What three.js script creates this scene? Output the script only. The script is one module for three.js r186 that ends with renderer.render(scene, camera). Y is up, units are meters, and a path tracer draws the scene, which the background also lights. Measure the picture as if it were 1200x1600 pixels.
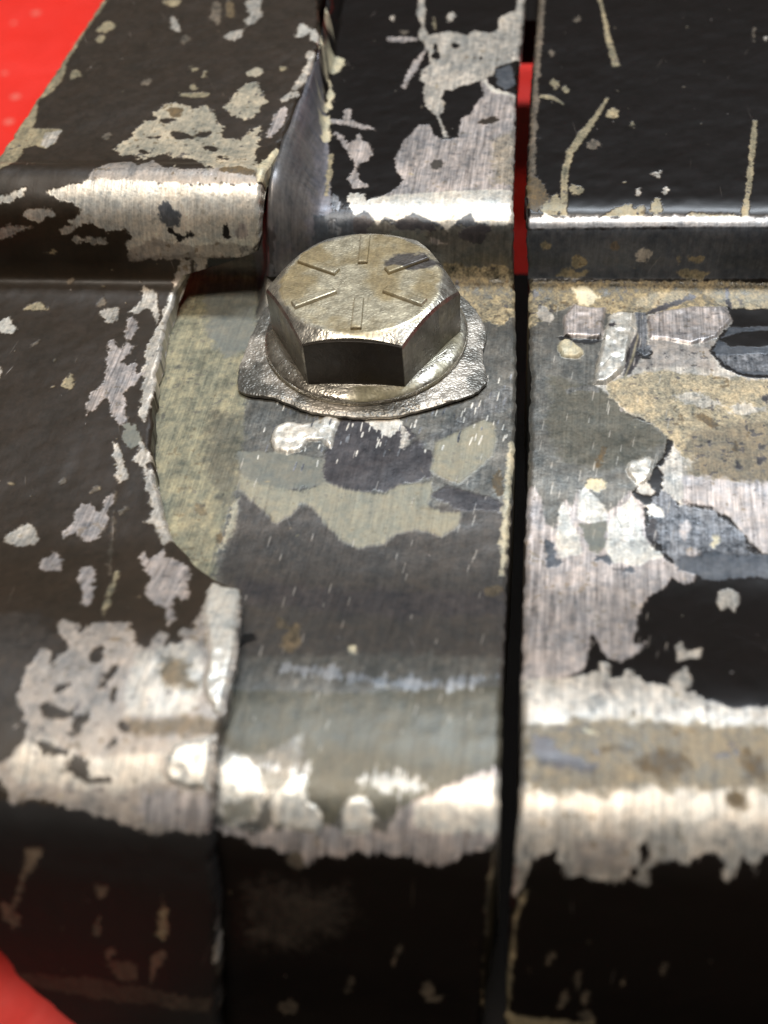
import * as THREE from 'three';
import { mergeGeometries, toCreasedNormals } from 'three/addons/utils/BufferGeometryUtils.js';
import { RectAreaLightUniformsLib } from 'three/addons/lights/RectAreaLightUniformsLib.js';

// ------------------------------------------------------------------ camera, light, exposure (lengths below are millimetres, scaled by MM)
const MM = 0.001;
const scene = new THREE.Scene();
const FPX = 1900, PITCH = 48, YAW = 10, ROLL = -5.5, BOLT_PX = [563, 531], BOLT_Z = 142;
const rad = (d) => d * Math.PI / 180;
const CAM = (() => {
  const p = rad(PITCH), y = rad(YAW), r = rad(ROLL);
  const F = new THREE.Vector3(-Math.sin(y) * Math.cos(p), -Math.sin(p), -Math.cos(y) * Math.cos(p));
  const R0 = new THREE.Vector3(Math.cos(y), 0, -Math.sin(y)), U0 = new THREE.Vector3().crossVectors(R0, F);
  const R = R0.clone().multiplyScalar(Math.cos(r)).addScaledVector(U0, Math.sin(r));
  const U = R0.clone().multiplyScalar(-Math.sin(r)).addScaledVector(U0, Math.cos(r));
  const d = F.clone().addScaledVector(R, (BOLT_PX[0] - 600) / FPX).addScaledVector(U, -(BOLT_PX[1] - 800) / FPX);
  return { F, R, U, C: d.multiplyScalar(-BOLT_Z) };
})();
const camera = new THREE.PerspectiveCamera(2 * Math.atan(800 / FPX) * 180 / Math.PI, 0.75, 0.005, 30);
camera.position.copy(CAM.C).multiplyScalar(MM);
camera.setRotationFromMatrix(new THREE.Matrix4().makeBasis(CAM.R, CAM.U, CAM.F.clone().negate()));
camera.focus = 0.136;
camera.userData.fStop = 20;
scene.add(camera);

scene.background = new THREE.Color().setRGB(0.030, 0.022, 0.016);
const renderer = new THREE.WebGLRenderer();
renderer.toneMapping = THREE.LinearToneMapping;
renderer.toneMappingExposure = 1.24;
renderer.shadowMap.enabled = true;
RectAreaLightUniformsLib.init();
// two ceiling fittings: a warm panel above the bench and a cool tube fitting further back
const LAMPS = [
  { at: [-0.12, 1.25, 0.16], size: [0.62, 0.30], color: [1.0, 0.91, 0.79], power: 13, glow: 1.2, label: 'warm white ceiling panel lamp hanging straight above the bolt', name: 'panel_lamp' },
  { at: [0.28, 1.30, -0.58], size: [1.10, 0.16], color: [0.84, 0.92, 1.0], power: 30, glow: 1.2, label: 'cool white tube lamp hanging further back above the bench', name: 'tube_lamp' },
];
for (const L of LAMPS) {
  const g = new THREE.Group(); g.name = L.name; g.position.set(...L.at);
  g.userData = { label: L.label, category: 'lamp' };
  const house = new THREE.Mesh(new THREE.BoxGeometry(L.size[0] + 0.04, 0.06, L.size[1] + 0.04), new THREE.MeshStandardMaterial({ color: 0xcfcfca, roughness: 0.6 }));
  house.name = 'housing'; house.position.y = 0.04;
  const dif = new THREE.Mesh(new THREE.BoxGeometry(L.size[0], 0.008, L.size[1]), new THREE.MeshStandardMaterial({ color: 0xffffff, emissive: new THREE.Color().setRGB(...L.color), emissiveIntensity: L.glow, roughness: 0.9 }));
  dif.name = 'diffuser'; dif.position.y = 0.004;
  g.add(house, dif); scene.add(g);
  const l = new THREE.RectAreaLight(new THREE.Color().setRGB(...L.color), L.power, L.size[0], L.size[1]);
  l.position.set(L.at[0], L.at[1] - 0.004, L.at[2]); l.rotation.x = -Math.PI / 2; l.castShadow = true;
  scene.add(l);
}

// ------------------------------------------------------------------ noise
function rng(seed) { let a = seed >>> 0; return () => { a = (a + 0x6D2B79F5) | 0; let t = Math.imul(a ^ (a >>> 15), 1 | a); t = (t + Math.imul(t ^ (t >>> 7), 61 | t)) ^ t; return ((t ^ (t >>> 14)) >>> 0) / 4294967296; }; }
const PERM = (() => { const r = rng(7), p = new Uint8Array(512), q = [...Array(256).keys()]; for (let i = 255; i > 0; i--) { const j = Math.floor(r() * (i + 1)); [q[i], q[j]] = [q[j], q[i]]; } for (let i = 0; i < 512; i++) p[i] = q[i & 255]; return p; })();
const VAL = (() => { const r = rng(11); return Float32Array.from({ length: 256 }, () => r() * 2 - 1); })();
function noise(x, y) {
  const ix = Math.floor(x), iy = Math.floor(y); let fx = x - ix, fy = y - iy;
  fx = fx * fx * (3 - 2 * fx); fy = fy * fy * (3 - 2 * fy);
  const a = ix & 255, b = iy & 255, A = PERM[a], B = PERM[a + 1 & 255];
  const v00 = VAL[PERM[A + b]], v10 = VAL[PERM[B + b]], v01 = VAL[PERM[A + (b + 1 & 255)]], v11 = VAL[PERM[B + (b + 1 & 255)]];
  return (v00 + (v10 - v00) * fx) * (1 - fy) + (v01 + (v11 - v01) * fx) * fy;
}
const fbm = (x, y, o = 3) => { let s = 0, a = 1, n = 0; for (let i = 0; i < o; i++) { s += a * noise(x, y); n += a; x = x * 2.03 + 17.3; y = y * 2.03 + 5.1; a *= 0.55; } return s / n; };
const sstep = (a, b, x) => { const t = Math.min(1, Math.max(0, (x - a) / (b - a))); return t * t * (3 - 2 * t); };
const lerp = (a, b, t) => a + (b - a) * t;

// ------------------------------------------------------------------ a folded sheet: profile in (z, h), carried along x
function resample(pts, step) {            // centripetal-free Catmull-Rom through the control points, then even steps
  const dense = [];
  for (let i = 0; i < pts.length - 1; i++) {
    const p1 = pts[i], p2 = pts[i + 1], p0 = pts[i - 1] || p1, p3 = pts[i + 2] || p2, L = Math.hypot(p2[0] - p1[0], p2[1] - p1[1]);
    const d0 = Math.max(1e-3, Math.hypot(p1[0] - p0[0], p1[1] - p0[1])), d3 = Math.max(1e-3, Math.hypot(p3[0] - p2[0], p3[1] - p2[1]));
    const m = (a, b, c, la, lb) => ((b - a) / la * lb + (c - b) / lb * la) / (la + lb);
    const n = Math.max(2, Math.ceil(L / 0.1));
    const t1 = [0, 1].map((k) => i ? m(p0[k], p1[k], p2[k], d0, L) * L : p2[k] - p1[k]);
    const t2 = [0, 1].map((k) => i < pts.length - 2 ? m(p1[k], p2[k], p3[k], L, d3) * L : p2[k] - p1[k]);
    for (let j = 0; j < n; j++) {
      const t = j / n, t_2 = t * t, t_3 = t_2 * t;
      dense.push([0, 1].map((k) => (2 * t_3 - 3 * t_2 + 1) * p1[k] + (t_3 - 2 * t_2 + t) * t1[k] + (3 * t_2 - 2 * t_3) * p2[k] + (t_3 - t_2) * t2[k]));
    }
  }
  dense.push(pts[pts.length - 1]);
  const cum = [0]; for (let i = 1; i < dense.length; i++) cum.push(cum[i - 1] + Math.hypot(dense[i][0] - dense[i - 1][0], dense[i][1] - dense[i - 1][1]));
  const L = cum[cum.length - 1], n = Math.round(L / step), out = []; let k = 0;
  for (let i = 0; i <= n; i++) { const s = L * i / n; while (k < cum.length - 2 && cum[k + 1] < s) k++; const t = (s - cum[k]) / (cum[k + 1] - cum[k] || 1); out.push([lerp(dense[k][0], dense[k + 1][0], t), lerp(dense[k][1], dense[k + 1][1], t)]); }
  return { pts: out, L, ds: L / n };
}
class Sheet {
  constructor({ profile, off, thick }) {
    Object.assign(this, resample(profile, 0.4)); this.off = off || (() => 0); this.thick = thick;
    this.nor = this.pts.map((p, i) => { const a = this.pts[Math.max(0, i - 1)], b = this.pts[Math.min(this.pts.length - 1, i + 1)], l = Math.hypot(b[0] - a[0], b[1] - a[1]); return [-(b[1] - a[1]) / l, (b[0] - a[0]) / l]; });
  }
  at(x, s, extra = 0) {
    const f = Math.min(this.pts.length - 1.001, Math.max(0, s / this.ds)), i = Math.floor(f), t = f - i, P = this.pts, N = this.nor, o = this.off(x, s) + extra;
    const z = lerp(P[i][0], P[i + 1][0], t), h = lerp(P[i][1], P[i + 1][1], t), nz = lerp(N[i][0], N[i + 1][0], t), nh = lerp(N[i][1], N[i + 1][1], t);
    return [x, h + nh * o, z + nz * o];
  }
  hit(px, py) {                            // where the ray through a photograph pixel meets the sheet: [x, s]
    const d = CAM.F.clone().addScaledVector(CAM.R, (px - 600) / FPX).addScaledVector(CAM.U, -(py - 800) / FPX), C = CAM.C, P = this.pts;
    let res = null;
    for (let pass = 0; pass < 3; pass++) {
      const o = res ? this.off(res[0], res[1]) : 0; let best = 1e9, got = null;
      for (let i = 0; i < P.length - 1; i++) {
        const N = this.nor[i], az = P[i][0] + N[0] * o, ah = P[i][1] + N[1] * o, ez = P[i + 1][0] - P[i][0], eh = P[i + 1][1] - P[i][1];
        const den = d.z * eh - d.y * ez; if (Math.abs(den) < 1e-9) continue;
        const t = ((az - C.z) * eh - (ah - C.y) * ez) / den, u = ((az - C.z) * d.y - (ah - C.y) * d.z) / den;
        const lo = i === 0 ? -1e3 : -0.001, hi = i === P.length - 2 ? 1e3 : 1.001;
        if (t > 1 && u >= lo && u <= hi && t < best) { best = t; got = [C.x + t * d.x, (i + u) * this.ds]; }
      }
      if (!got) break; res = got; if (!this.hasOff) break;
    }
    return res || [0, 0];
  }
  poly(list) { return list.map(([a, b]) => this.hit(a, b)); }
}
const curve = (pts) => { const q = pts.slice().sort((a, b) => a[0] - b[0]); return (s) => { if (s <= q[0][0]) return q[0][1]; for (let i = 1; i < q.length; i++) if (s <= q[i][0]) return lerp(q[i - 1][1], q[i][1], (s - q[i - 1][0]) / (q[i][0] - q[i - 1][0] || 1)); return q[q.length - 1][1]; }; };

// ------------------------------------------------------------------ surface matter: what lies where on a sheet, set down in sheet coordinates
const hex = (h) => [parseInt(h.slice(1, 3), 16) / 255, parseInt(h.slice(3, 5), 16) / 255, parseInt(h.slice(5, 7), 16) / 255];
//            colour (sRGB), mottling of the colour, roughness, metalness, height, streaks along z, grit
const KIND = {
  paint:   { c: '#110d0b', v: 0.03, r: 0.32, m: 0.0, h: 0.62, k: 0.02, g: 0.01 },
  dusty:   { c: '#2f261c', v: 0.06, r: 0.42, m: 0.0, h: 0.62, k: 0.05, g: 0.04 },  // dust, plus a warm reflection put into the brown
  dust:    { c: '#332d27', v: 0.20, r: 0.55, m: 0.0, h: 0.63, k: 0.10, g: 0.08 },
  bare:    { c: '#bfb8ad', v: 0.13, r: 0.4, m: 0.45, h: 0.42, k: 0.2, g: 0.08 },
  bright:  { c: '#d9d4c9', v: 0.10, r: 0.37, m: 0.40, h: 0.45, k: 0.12, g: 0.08 },
  dull:    { c: '#94896f', v: 0.16, r: 0.50, m: 0.30, h: 0.42, k: 0.10, g: 0.10 },
  dim:     { c: '#6a6053', v: 0.20, r: 0.50, m: 0.30, h: 0.50, k: 0.10, g: 0.10 },
  pinkish: { c: '#a39a91', v: 0.12, r: 0.45, m: 0.40, h: 0.42, k: 0.10, g: 0.08 },
  lilac:   { c: '#b0a7a2', v: 0.12, r: 0.42, m: 0.45, h: 0.42, k: 0.3, g: 0.06 },
  cream:   { c: '#cdc2a4', v: 0.12, r: 0.50, m: 0.20, h: 0.50, k: 0.08, g: 0.08 },
  sand:    { c: '#a89c82', v: 0.22, r: 0.60, m: 0.10, h: 0.48, k: 0.08, g: 0.22 },
  tan:     { c: '#857a65', v: 0.18, r: 0.55, m: 0.06, h: 0.44, k: 0.14, g: 0.16 },
  brown:   { c: '#5f5038', v: 0.22, r: 0.62, m: 0.10, h: 0.46, k: 0.12, g: 0.16 },
  olive:   { c: '#5d5a4e', v: 0.08, r: 0.4, m: 0.3, h: 0.40, k: 0.12, g: 0.08 },
  green:   { c: '#8f8a72', v: 0.2, r: 0.55, m: 0.20, h: 0.44, k: 0.16, g: 0.08 },
  putty:   { c: '#989482', v: 0.07, r: 0.60, m: 0.05, h: 0.52, k: 0.1, g: 0.05 },
  sage:    { c: '#7b7b71', v: 0.08, r: 0.55, m: 0.15, h: 0.46, k: 0.08, g: 0.05 },
  steel:   { c: '#72706a', v: 0.09, r: 0.36, m: 0.55, h: 0.40, k: 0.14, g: 0.08 },
  mauve:   { c: '#57534f', v: 0.06, r: 0.34, m: 0.40, h: 0.42, k: 0.10, g: 0.06 },
  smear:   { c: '#454244', v: 0.14, r: 0.35, m: 0.20, h: 0.48, k: 0.14, g: 0.06 },  // dark grey for real smears and for painted shade
  blue:    { c: '#74767a', v: 0.25, r: 0.35, m: 0.35, h: 0.42, k: 0.30, g: 0.14 },
  slate:   { c: '#565a60', v: 0.14, r: 0.4, m: 0.4, h: 0.50, k: 0.10, g: 0.06 },
  black:   { c: '#0b0908', v: 0.05, r: 0.45, m: 0.0, h: 0.20, k: 0.02, g: 0.02 },
  grit:    { c: '#857a62', v: 0.45, r: 0.65, m: 0.10, h: 0.46, k: 0.04, g: 0.3 },
  beige:   { c: '#b2a893', v: 0.14, r: 0.50, m: 0.30, h: 0.42, k: 0.08, g: 0.08 },
  web:     { c: '#77757a', v: 0.12, r: 0.42, m: 0.40, h: 0.42, k: 0.14, g: 0.06 },
  polish:  { c: '#cdd1d8', v: 0.08, r: 0.34, m: 0.80, h: 0.44, k: 0.10, g: 0.04 },  // highlight colour, painted over worn metal
  matte:   { c: '#110d0b', v: 0.03, r: 0.70, m: 0.0, h: 0.62, k: 0.02, g: 0.02 },
  red:     { c: '#c22418', v: 0.10, r: 0.40, m: 0.0, h: 0.60, k: 0.0, g: 0.0 },
};
for (const k of Object.values(KIND)) k.rgb = hex(k.c);
for (const [k, p] of [['bare', 0.4], ['pinkish', 0.55], ['lilac', 0.35], ['bright', 0.2], ['sand', 0.6], ['tan', 0.75], ['dull', 0.6], ['beige', 0.7], ['green', 0.35], ['putty', 0.2], ['grit', 0.8]]) KIND[k].pit = p;   // share of dirt left in pits
const blob = (x, y, rx, ry = rx, rot = 0, seed = 1) => { const r = rng(Math.round(x * 31 + y * 7 + seed)), o = [], a0 = r() * 6; for (let i = 0; i < 16; i++) { const a = i / 16 * 2 * Math.PI, q = 1 + 0.16 * Math.sin(2 * a + a0) + 0.12 * Math.sin(3 * a + a0 * 2.3) + (r() - 0.5) * 0.12, u = Math.cos(a) * rx * q, v = Math.sin(a) * ry * q, c = Math.cos(rad(rot)), s = Math.sin(rad(rot)); o.push([x + u * c - v * s, y + u * s + v * c]); } return o; };
const stroke = (pts, w) => { const L = [], R = []; pts.forEach((p, i) => { const a = pts[Math.max(0, i - 1)], b = pts[Math.min(pts.length - 1, i + 1)], l = Math.hypot(b[0] - a[0], b[1] - a[1]) || 1, nx = -(b[1] - a[1]) / l, ny = (b[0] - a[0]) / l, hw = (Array.isArray(w) ? w[i] : w * (i === 0 || i === pts.length - 1 ? 0.55 : 1)) / 2; L.push([p[0] + nx * hw, p[1] + ny * hw]); R.unshift([p[0] - nx * hw, p[1] - ny * hw]); }); return L.concat(R); };

function inside(p, x, y) { let c = false; for (let i = 0, j = p.length - 1; i < p.length; j = i++) if ((p[i][1] > y) !== (p[j][1] > y) && x < (p[j][0] - p[i][0]) * (y - p[i][1]) / (p[j][1] - p[i][1]) + p[i][0]) c = !c; return c; }
function sdist(p, x, y) {
  let d = 1e9;
  for (let i = 0, j = p.length - 1; i < p.length; j = i++) { const ax = p[j][0], ay = p[j][1], bx = p[i][0] - ax, by = p[i][1] - ay, t = Math.min(1, Math.max(0, ((x - ax) * bx + (y - ay) * by) / (bx * bx + by * by || 1))), dx = x - ax - bx * t, dy = y - ay - by * t, q = dx * dx + dy * dy; if (q < d) d = q; }
  d = Math.sqrt(d); return inside(p, x, y) ? d : -d;
}
// ragged edge of a patch, in mm: the same field serves the colour and the raised rim
const ragged = (x, s, amp) => amp * (0.55 * fbm(x * 0.75 + 3.1, s * 0.75, 2) + 0.6 * fbm(x * 2.1 + 9.7, s * 2.1, 3) + 0.18 * noise(x * 4.6, s * 3.9 + 31));
function matter(sheet, x0, x1, base, layers, seed, speck) {
  const D = 15, W = Math.min(2048, Math.ceil((x1 - x0) * D)), H = Math.min(2048, Math.ceil(sheet.L * D)), N = W * H;
  const col = new Float32Array(N * 3), rou = new Float32Array(N), met = new Float32Array(N), hei = new Float32Array(N);
  const X = (i) => x0 + (i + 0.5) / W * (x1 - x0), S = (j) => (j + 0.5) / H * sheet.L;
  // shared mottling fields at texel rate
  const mott = new Float32Array(N), strk = new Float32Array(N), grit = new Float32Array(N);
  for (let j = 0; j < H; j++) for (let i = 0; i < W; i++) {
    const x = X(i) + seed * 37, s = S(j), k = j * W + i;
    mott[k] = 0.6 * fbm(x * 0.35, s * 0.35, 3) + 0.55 * fbm(x * 1.7, s * 1.5, 2);
    strk[k] = noise(x * 7.3 + 0.25 * s, s * 0.45) * 0.6 + noise(x * 3.1 + 0.12 * s + 40, s * 0.22) * 0.5;
    grit[k] = noise(x * 4.1, s * 4.1) * 0.5 + noise(x * 7.7 + 4, s * 7.7) * 0.5;
  }
  const put = (k, K, a) => {
    const q = 1 + K.v * 1.6 * mott[k] + K.k * 0.9 * strk[k] + K.g * 1.5 * grit[k], w = 0.05 * mott[k];
    col[k * 3] = lerp(col[k * 3], Math.max(0.02, K.rgb[0] * (q + w)), a); col[k * 3 + 1] = lerp(col[k * 3 + 1], Math.max(0.02, K.rgb[1] * q), a); col[k * 3 + 2] = lerp(col[k * 3 + 2], Math.max(0.02, K.rgb[2] * (q - w)), a);
    rou[k] = lerp(rou[k], K.r * (1 + 2.2 * K.v * mott[k] + 1.2 * K.g * grit[k]), a); met[k] = lerp(met[k], K.m, a);
    hei[k] = lerp(hei[k], K.h + 0.12 * K.k * strk[k] + 0.30 * K.g * grit[k] + 0.07 * K.v * mott[k], a);
  };
  for (let k = 0; k < N; k++) { const y = S(Math.floor(k / W)); put(k, KIND[base(X(k % W), y, ragged(X(k % W), y, 1))], 1); }
  for (const [kind, pts, o = {}] of layers) {
    const p = sheet.poly(pts), K = KIND[kind], amp = o.amp ?? 0.55, soft = o.soft ?? 0.17, A = o.a ?? 1;
    let a0 = 1e9, a1 = -1e9, b0 = 1e9, b1 = -1e9; for (const [x, s] of p) { a0 = Math.min(a0, x); a1 = Math.max(a1, x); b0 = Math.min(b0, s); b1 = Math.max(b1, s); }
    const m = amp * 1.4 + soft, i0 = Math.max(0, Math.floor((a0 - m - x0) / (x1 - x0) * W)), i1 = Math.min(W - 1, Math.ceil((a1 + m - x0) / (x1 - x0) * W)), j0 = Math.max(0, Math.floor((b0 - m) / sheet.L * H)), j1 = Math.min(H - 1, Math.ceil((b1 + m) / sheet.L * H));
    for (let j = j0; j <= j1; j++) for (let i = i0; i <= i1; i++) {
      const x = X(i), s = S(j), d = sdist(p, x, s); if (d < -m) continue;
      const a = A * sstep(-soft, soft, d > m ? 1 : d + ragged(x, s, amp) + (o.fray ? 0.6 * o.fray * strk[j * W + i] : 0)); if (a > 0) { put(j * W + i, K, a); if (K.pit) { const q = sstep(0.36, 0.5, fbm(x * 1.5 + 50 + seed, s * 1.5, 3)) * K.pit * a; if (q > 0) put(j * W + i, KIND[sstep(-0.2, 0.2, noise(x * 0.3, s * 0.3)) > 0.5 ? 'brown' : 'smear'], q); } }
    }
  }
  // fine specks of dust and hairline scratches
  const r = rng(seed * 101 + 5), dot = (x, s, q, kind, a, e = 1, t = 0) => { const c = Math.cos(t), n = Math.sin(t), R = q * e; for (let j = Math.floor((s - R) / sheet.L * H); j <= (s + R) / sheet.L * H; j++) for (let i = Math.floor((x - R - x0) / (x1 - x0) * W); i <= (x + R - x0) / (x1 - x0) * W; i++) if (i >= 0 && i < W && j >= 0 && j < H) { const u = X(i) - x, v = S(j) - s, g = Math.hypot((u * c + v * n) / e, -u * n + v * c) / q; if (g < 1) put(j * W + i, KIND[kind], a * (1 - g * g * g)); } };
  for (let n = 0; n < speck; n++) dot(lerp(x0, x1, r()), r() * sheet.L, 0.05 + 0.11 * r() * r() * 2, r() < 0.7 ? 'dull' : 'lilac', 0.35 + 0.5 * r(), 1 + r() * 1.5, r() * 6);
  for (let n = 0; n < speck * 0.5; n++) dot(lerp(x0, x1, r()), r() * sheet.L, 0.06, r() < 0.6 ? 'dim' : 'lilac', 0.2 + 0.4 * r(), 8 + 26 * r(), 1.57 + (r() - 0.5) * 1.1);
  const c8 = new Uint8Array(N * 4), o8 = new Uint8Array(N * 4);
  for (let k = 0; k < N; k++) {
    for (let c = 0; c < 3; c++) c8[k * 4 + c] = Math.min(250, Math.max(0, Math.round(col[k * 3 + c] * 255))); c8[k * 4 + 3] = 255;
    o8[k * 4] = Math.min(255, Math.max(0, hei[k] * 255)); o8[k * 4 + 1] = Math.min(255, Math.max(20, rou[k] * 255)); o8[k * 4 + 2] = Math.min(255, met[k] * 255); o8[k * 4 + 3] = 255;
  }
  const tex = (d, srgb) => { const t = new THREE.DataTexture(d, W, H); t.magFilter = t.minFilter = THREE.LinearFilter; if (srgb) t.colorSpace = THREE.SRGBColorSpace; t.needsUpdate = true; return t; };
  const orm = tex(o8, false);
  const mat = new THREE.MeshStandardMaterial({ map: tex(c8, true), roughnessMap: orm, metalnessMap: orm, bumpMap: orm, bumpScale: 0.27 * MM, roughness: 1, metalness: 1 });
  return { mat, x0, x1 };
}
// ------------------------------------------------------------------ meshes of a sheet
function surfaceGeometry(sheet, uvBox, xl, xr, s0, s1, extra, du = 0.45) {
  const nj = Math.ceil((s1 - s0) / 0.4), wmax = Math.max(...[...Array(21).keys()].map((k) => xr(lerp(s0, s1, k / 20)) - xl(lerp(s0, s1, k / 20)))), ni = Math.ceil(wmax / du);
  const rows = []; for (let j = 0; j <= nj; j++) { const s = lerp(s0, s1, j / nj), a = xl(s), b = xr(s), row = []; for (let i = 0; i <= ni; i++) { let u = i / ni; u = u < 0.5 ? 0.5 * Math.pow(2 * u, 1.25) : 1 - 0.5 * Math.pow(2 - 2 * u, 1.25); const x = lerp(a, b, u); row.push([x, s, Math.min(x - a, b - x, s - s0 + 0.001, s1 - s + 0.001)]); } rows.push(row); }
  const pos = [], uv = [], idx = [];
  const vert = (p, x, s) => { pos.push(p[0] * MM, p[1] * MM, p[2] * MM); uv.push((x - uvBox.x0) / (uvBox.x1 - uvBox.x0), s / sheet.L); return pos.length / 3 - 1; };
  const grid = rows.map((row) => row.map(([x, s, e]) => vert(sheet.at(x, s, extra(x, s, e)), x, s)));
  for (let j = 0; j < nj; j++) for (let i = 0; i < ni; i++) { const a = grid[j][i], b = grid[j][i + 1], c = grid[j + 1][i], d = grid[j + 1][i + 1]; idx.push(a, c, b, b, c, d); }
  const top = new THREE.BufferGeometry(); top.setAttribute('position', new THREE.Float32BufferAttribute(pos.splice(0), 3)); top.setAttribute('uv', new THREE.Float32BufferAttribute(uv.splice(0), 2)); top.setIndex(idx.splice(0)); top.computeVertexNormals();
  // rim walls and underside
  const T = sheet.thick, rim = [...rows[0].map((v, i) => [0, i]), ...rows.slice(1).map((v, j) => [j + 1, ni]), ...rows[0].slice(1).map((v, i) => [nj, ni - 1 - i]), ...rows.slice(1, -1).map((v, j) => [nj - 1 - j, 0])];
  const low = (x, s) => { const q = sheet.at(x, s, -sheet.off(x, s) - T); if (sheet.solidFrom !== undefined && s > sheet.solidFrom) q[1] = -23.4; return q; };
  rim.push(rim[0]);
  for (let k = 0; k < rim.length - 1; k++) { const [j, i] = rim[k], [q, p] = rim[k + 1], A = rows[j][i], B = rows[q][p]; const a = vert(sheet.at(A[0], A[1], extra(...A)), A[0], A[1]), b = vert(sheet.at(B[0], B[1], extra(...B)), B[0], B[1]), c = vert(low(A[0], A[1]), A[0], A[1]), d = vert(low(B[0], B[1]), B[0], B[1]); idx.push(a, b, c, b, d, c); }
  const st = 6, jj = [], ii = []; for (let j = 0; j <= nj; j += st) jj.push(j); if (jj[jj.length - 1] !== nj) jj.push(nj); for (let i = 0; i <= ni; i += st) ii.push(i); if (ii[ii.length - 1] !== ni) ii.push(ni);
  const ug = jj.map((j) => ii.map((i) => vert(low(rows[j][i][0], rows[j][i][1]), rows[j][i][0], rows[j][i][1])));
  for (let j = 0; j < jj.length - 1; j++) for (let i = 0; i < ii.length - 1; i++) { const a = ug[j][i], b = ug[j][i + 1], c = ug[j + 1][i], d = ug[j + 1][i + 1]; idx.push(a, b, c, b, d, c); }
  const rest = new THREE.BufferGeometry(); rest.setAttribute('position', new THREE.Float32BufferAttribute(pos, 3)); rest.setAttribute('uv', new THREE.Float32BufferAttribute(uv, 2)); rest.setIndex(idx); rest.computeVertexNormals();
  return mergeGeometries([top, rest]);
}
// a thin raised patch (flake, lip, filler) lying on a sheet; its outline is the same one that its colour has
function patchGeometry(sheet, uvBox, pts, amp, rise, cell = 0.16) {
  const p = sheet.poly(pts); let a0 = 1e9, a1 = -1e9, b0 = 1e9, b1 = -1e9; for (const [x, s] of p) { a0 = Math.min(a0, x); a1 = Math.max(a1, x); b0 = Math.min(b0, s); b1 = Math.max(b1, s); }
  a0 -= amp; a1 += amp; b0 -= amp; b1 += amp; const ni = Math.ceil((a1 - a0) / cell), nj = Math.ceil((b1 - b0) / cell), pos = [], uv = [], idx = [], id = new Map();
  const sd = []; for (let j = 0; j <= nj; j++) for (let i = 0; i <= ni; i++) { const x = lerp(a0, a1, i / ni), s = lerp(b0, b1, j / nj); sd.push(sdist(p, x, s) + ragged(x, s, amp)); }
  const V = (i, j) => { const k = j * (ni + 1) + i; if (!id.has(k)) { const x = lerp(a0, a1, i / ni), s = lerp(b0, b1, j / nj), e = sd[k], q = sheet.at(x, s, -0.06 + (rise + 0.06) * sstep(-0.12, 0.38, e) * (1 + 0.18 * noise(x * 1.3, s * 1.3))); id.set(k, pos.length / 3); pos.push(q[0] * MM, q[1] * MM, q[2] * MM); uv.push((x - uvBox.x0) / (uvBox.x1 - uvBox.x0), s / sheet.L); } return id.get(k); };
  for (let j = 0; j < nj; j++) for (let i = 0; i < ni; i++) { const k = j * (ni + 1) + i; if (Math.max(sd[k], sd[k + 1], sd[k + ni + 1], sd[k + ni + 2]) > -0.12) { const a = V(i, j), b = V(i + 1, j), c = V(i, j + 1), d = V(i + 1, j + 1); idx.push(a, c, b, b, c, d); } }
  const g = new THREE.BufferGeometry(); g.setAttribute('position', new THREE.Float32BufferAttribute(pos, 3)); g.setAttribute('uv', new THREE.Float32BufferAttribute(uv, 2)); g.setIndex(idx); g.computeVertexNormals(); return g;
}
function mesh(name, geo, mat, parent = scene) { const m = new THREE.Mesh(geo, mat); m.name = name; m.castShadow = m.receiveShadow = true; parent.add(m); return m; }
function thing(name, label, category, group) { const g = new THREE.Group(); g.name = name; g.userData = { label, category }; if (group) g.userData.group = group; scene.add(g); return g; }

// ------------------------------------------------------------------ the setting: a red painted bench top
{
  const n = 512, d = new Uint8Array(n * n * 4), o = new Uint8Array(n * n * 4), r = rng(3);
  for (let j = 0; j < n; j++) for (let i = 0; i < n; i++) { const k = (j * n + i) * 4, q = 1 + 0.05 * fbm(i * 0.03, j * 0.03, 4) + 0.03 * (r() - 0.5); d[k] = Math.min(250, 228 * q); d[k + 1] = 52 * q; d[k + 2] = 42 * q; d[k + 3] = 255; o[k] = 128 + 60 * fbm(i * 0.12, j * 0.12, 3); o[k + 1] = 90 + 40 * fbm(i * 0.05, j * 0.05, 3); o[k + 2] = 0; o[k + 3] = 255; }
  for (let q = 0; q < 260; q++) { const x = r() * n, y = r() * n, R = 0.8 + r() * 2.2; for (let j = -4; j <= 4; j++) for (let i = -4; i <= 4; i++) if (Math.hypot(i, j) < R) { const k = ((Math.floor(y + j) & 511) * n + (Math.floor(x + i) & 511)) * 4; d[k] = 228; d[k + 1] = 110; d[k + 2] = 96; } }
  const t = (a, s) => { const x = new THREE.DataTexture(a, n, n); x.wrapS = x.wrapT = THREE.RepeatWrapping; x.magFilter = x.minFilter = THREE.LinearFilter; if (s) x.colorSpace = THREE.SRGBColorSpace; x.repeat.set(12, 12); x.needsUpdate = true; return x; };
  const m = mesh('bench_top', new THREE.BoxGeometry(2.4, 0.02, 2.4).translate(0, 0, -1.106), new THREE.MeshStandardMaterial({ map: t(d, true), roughnessMap: t(o, false), bumpMap: t(o, false), bumpScale: 0.0002, roughness: 1 }));
  m.position.set(0, -0.0336, 0); m.userData = { kind: 'structure' };
}

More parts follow.
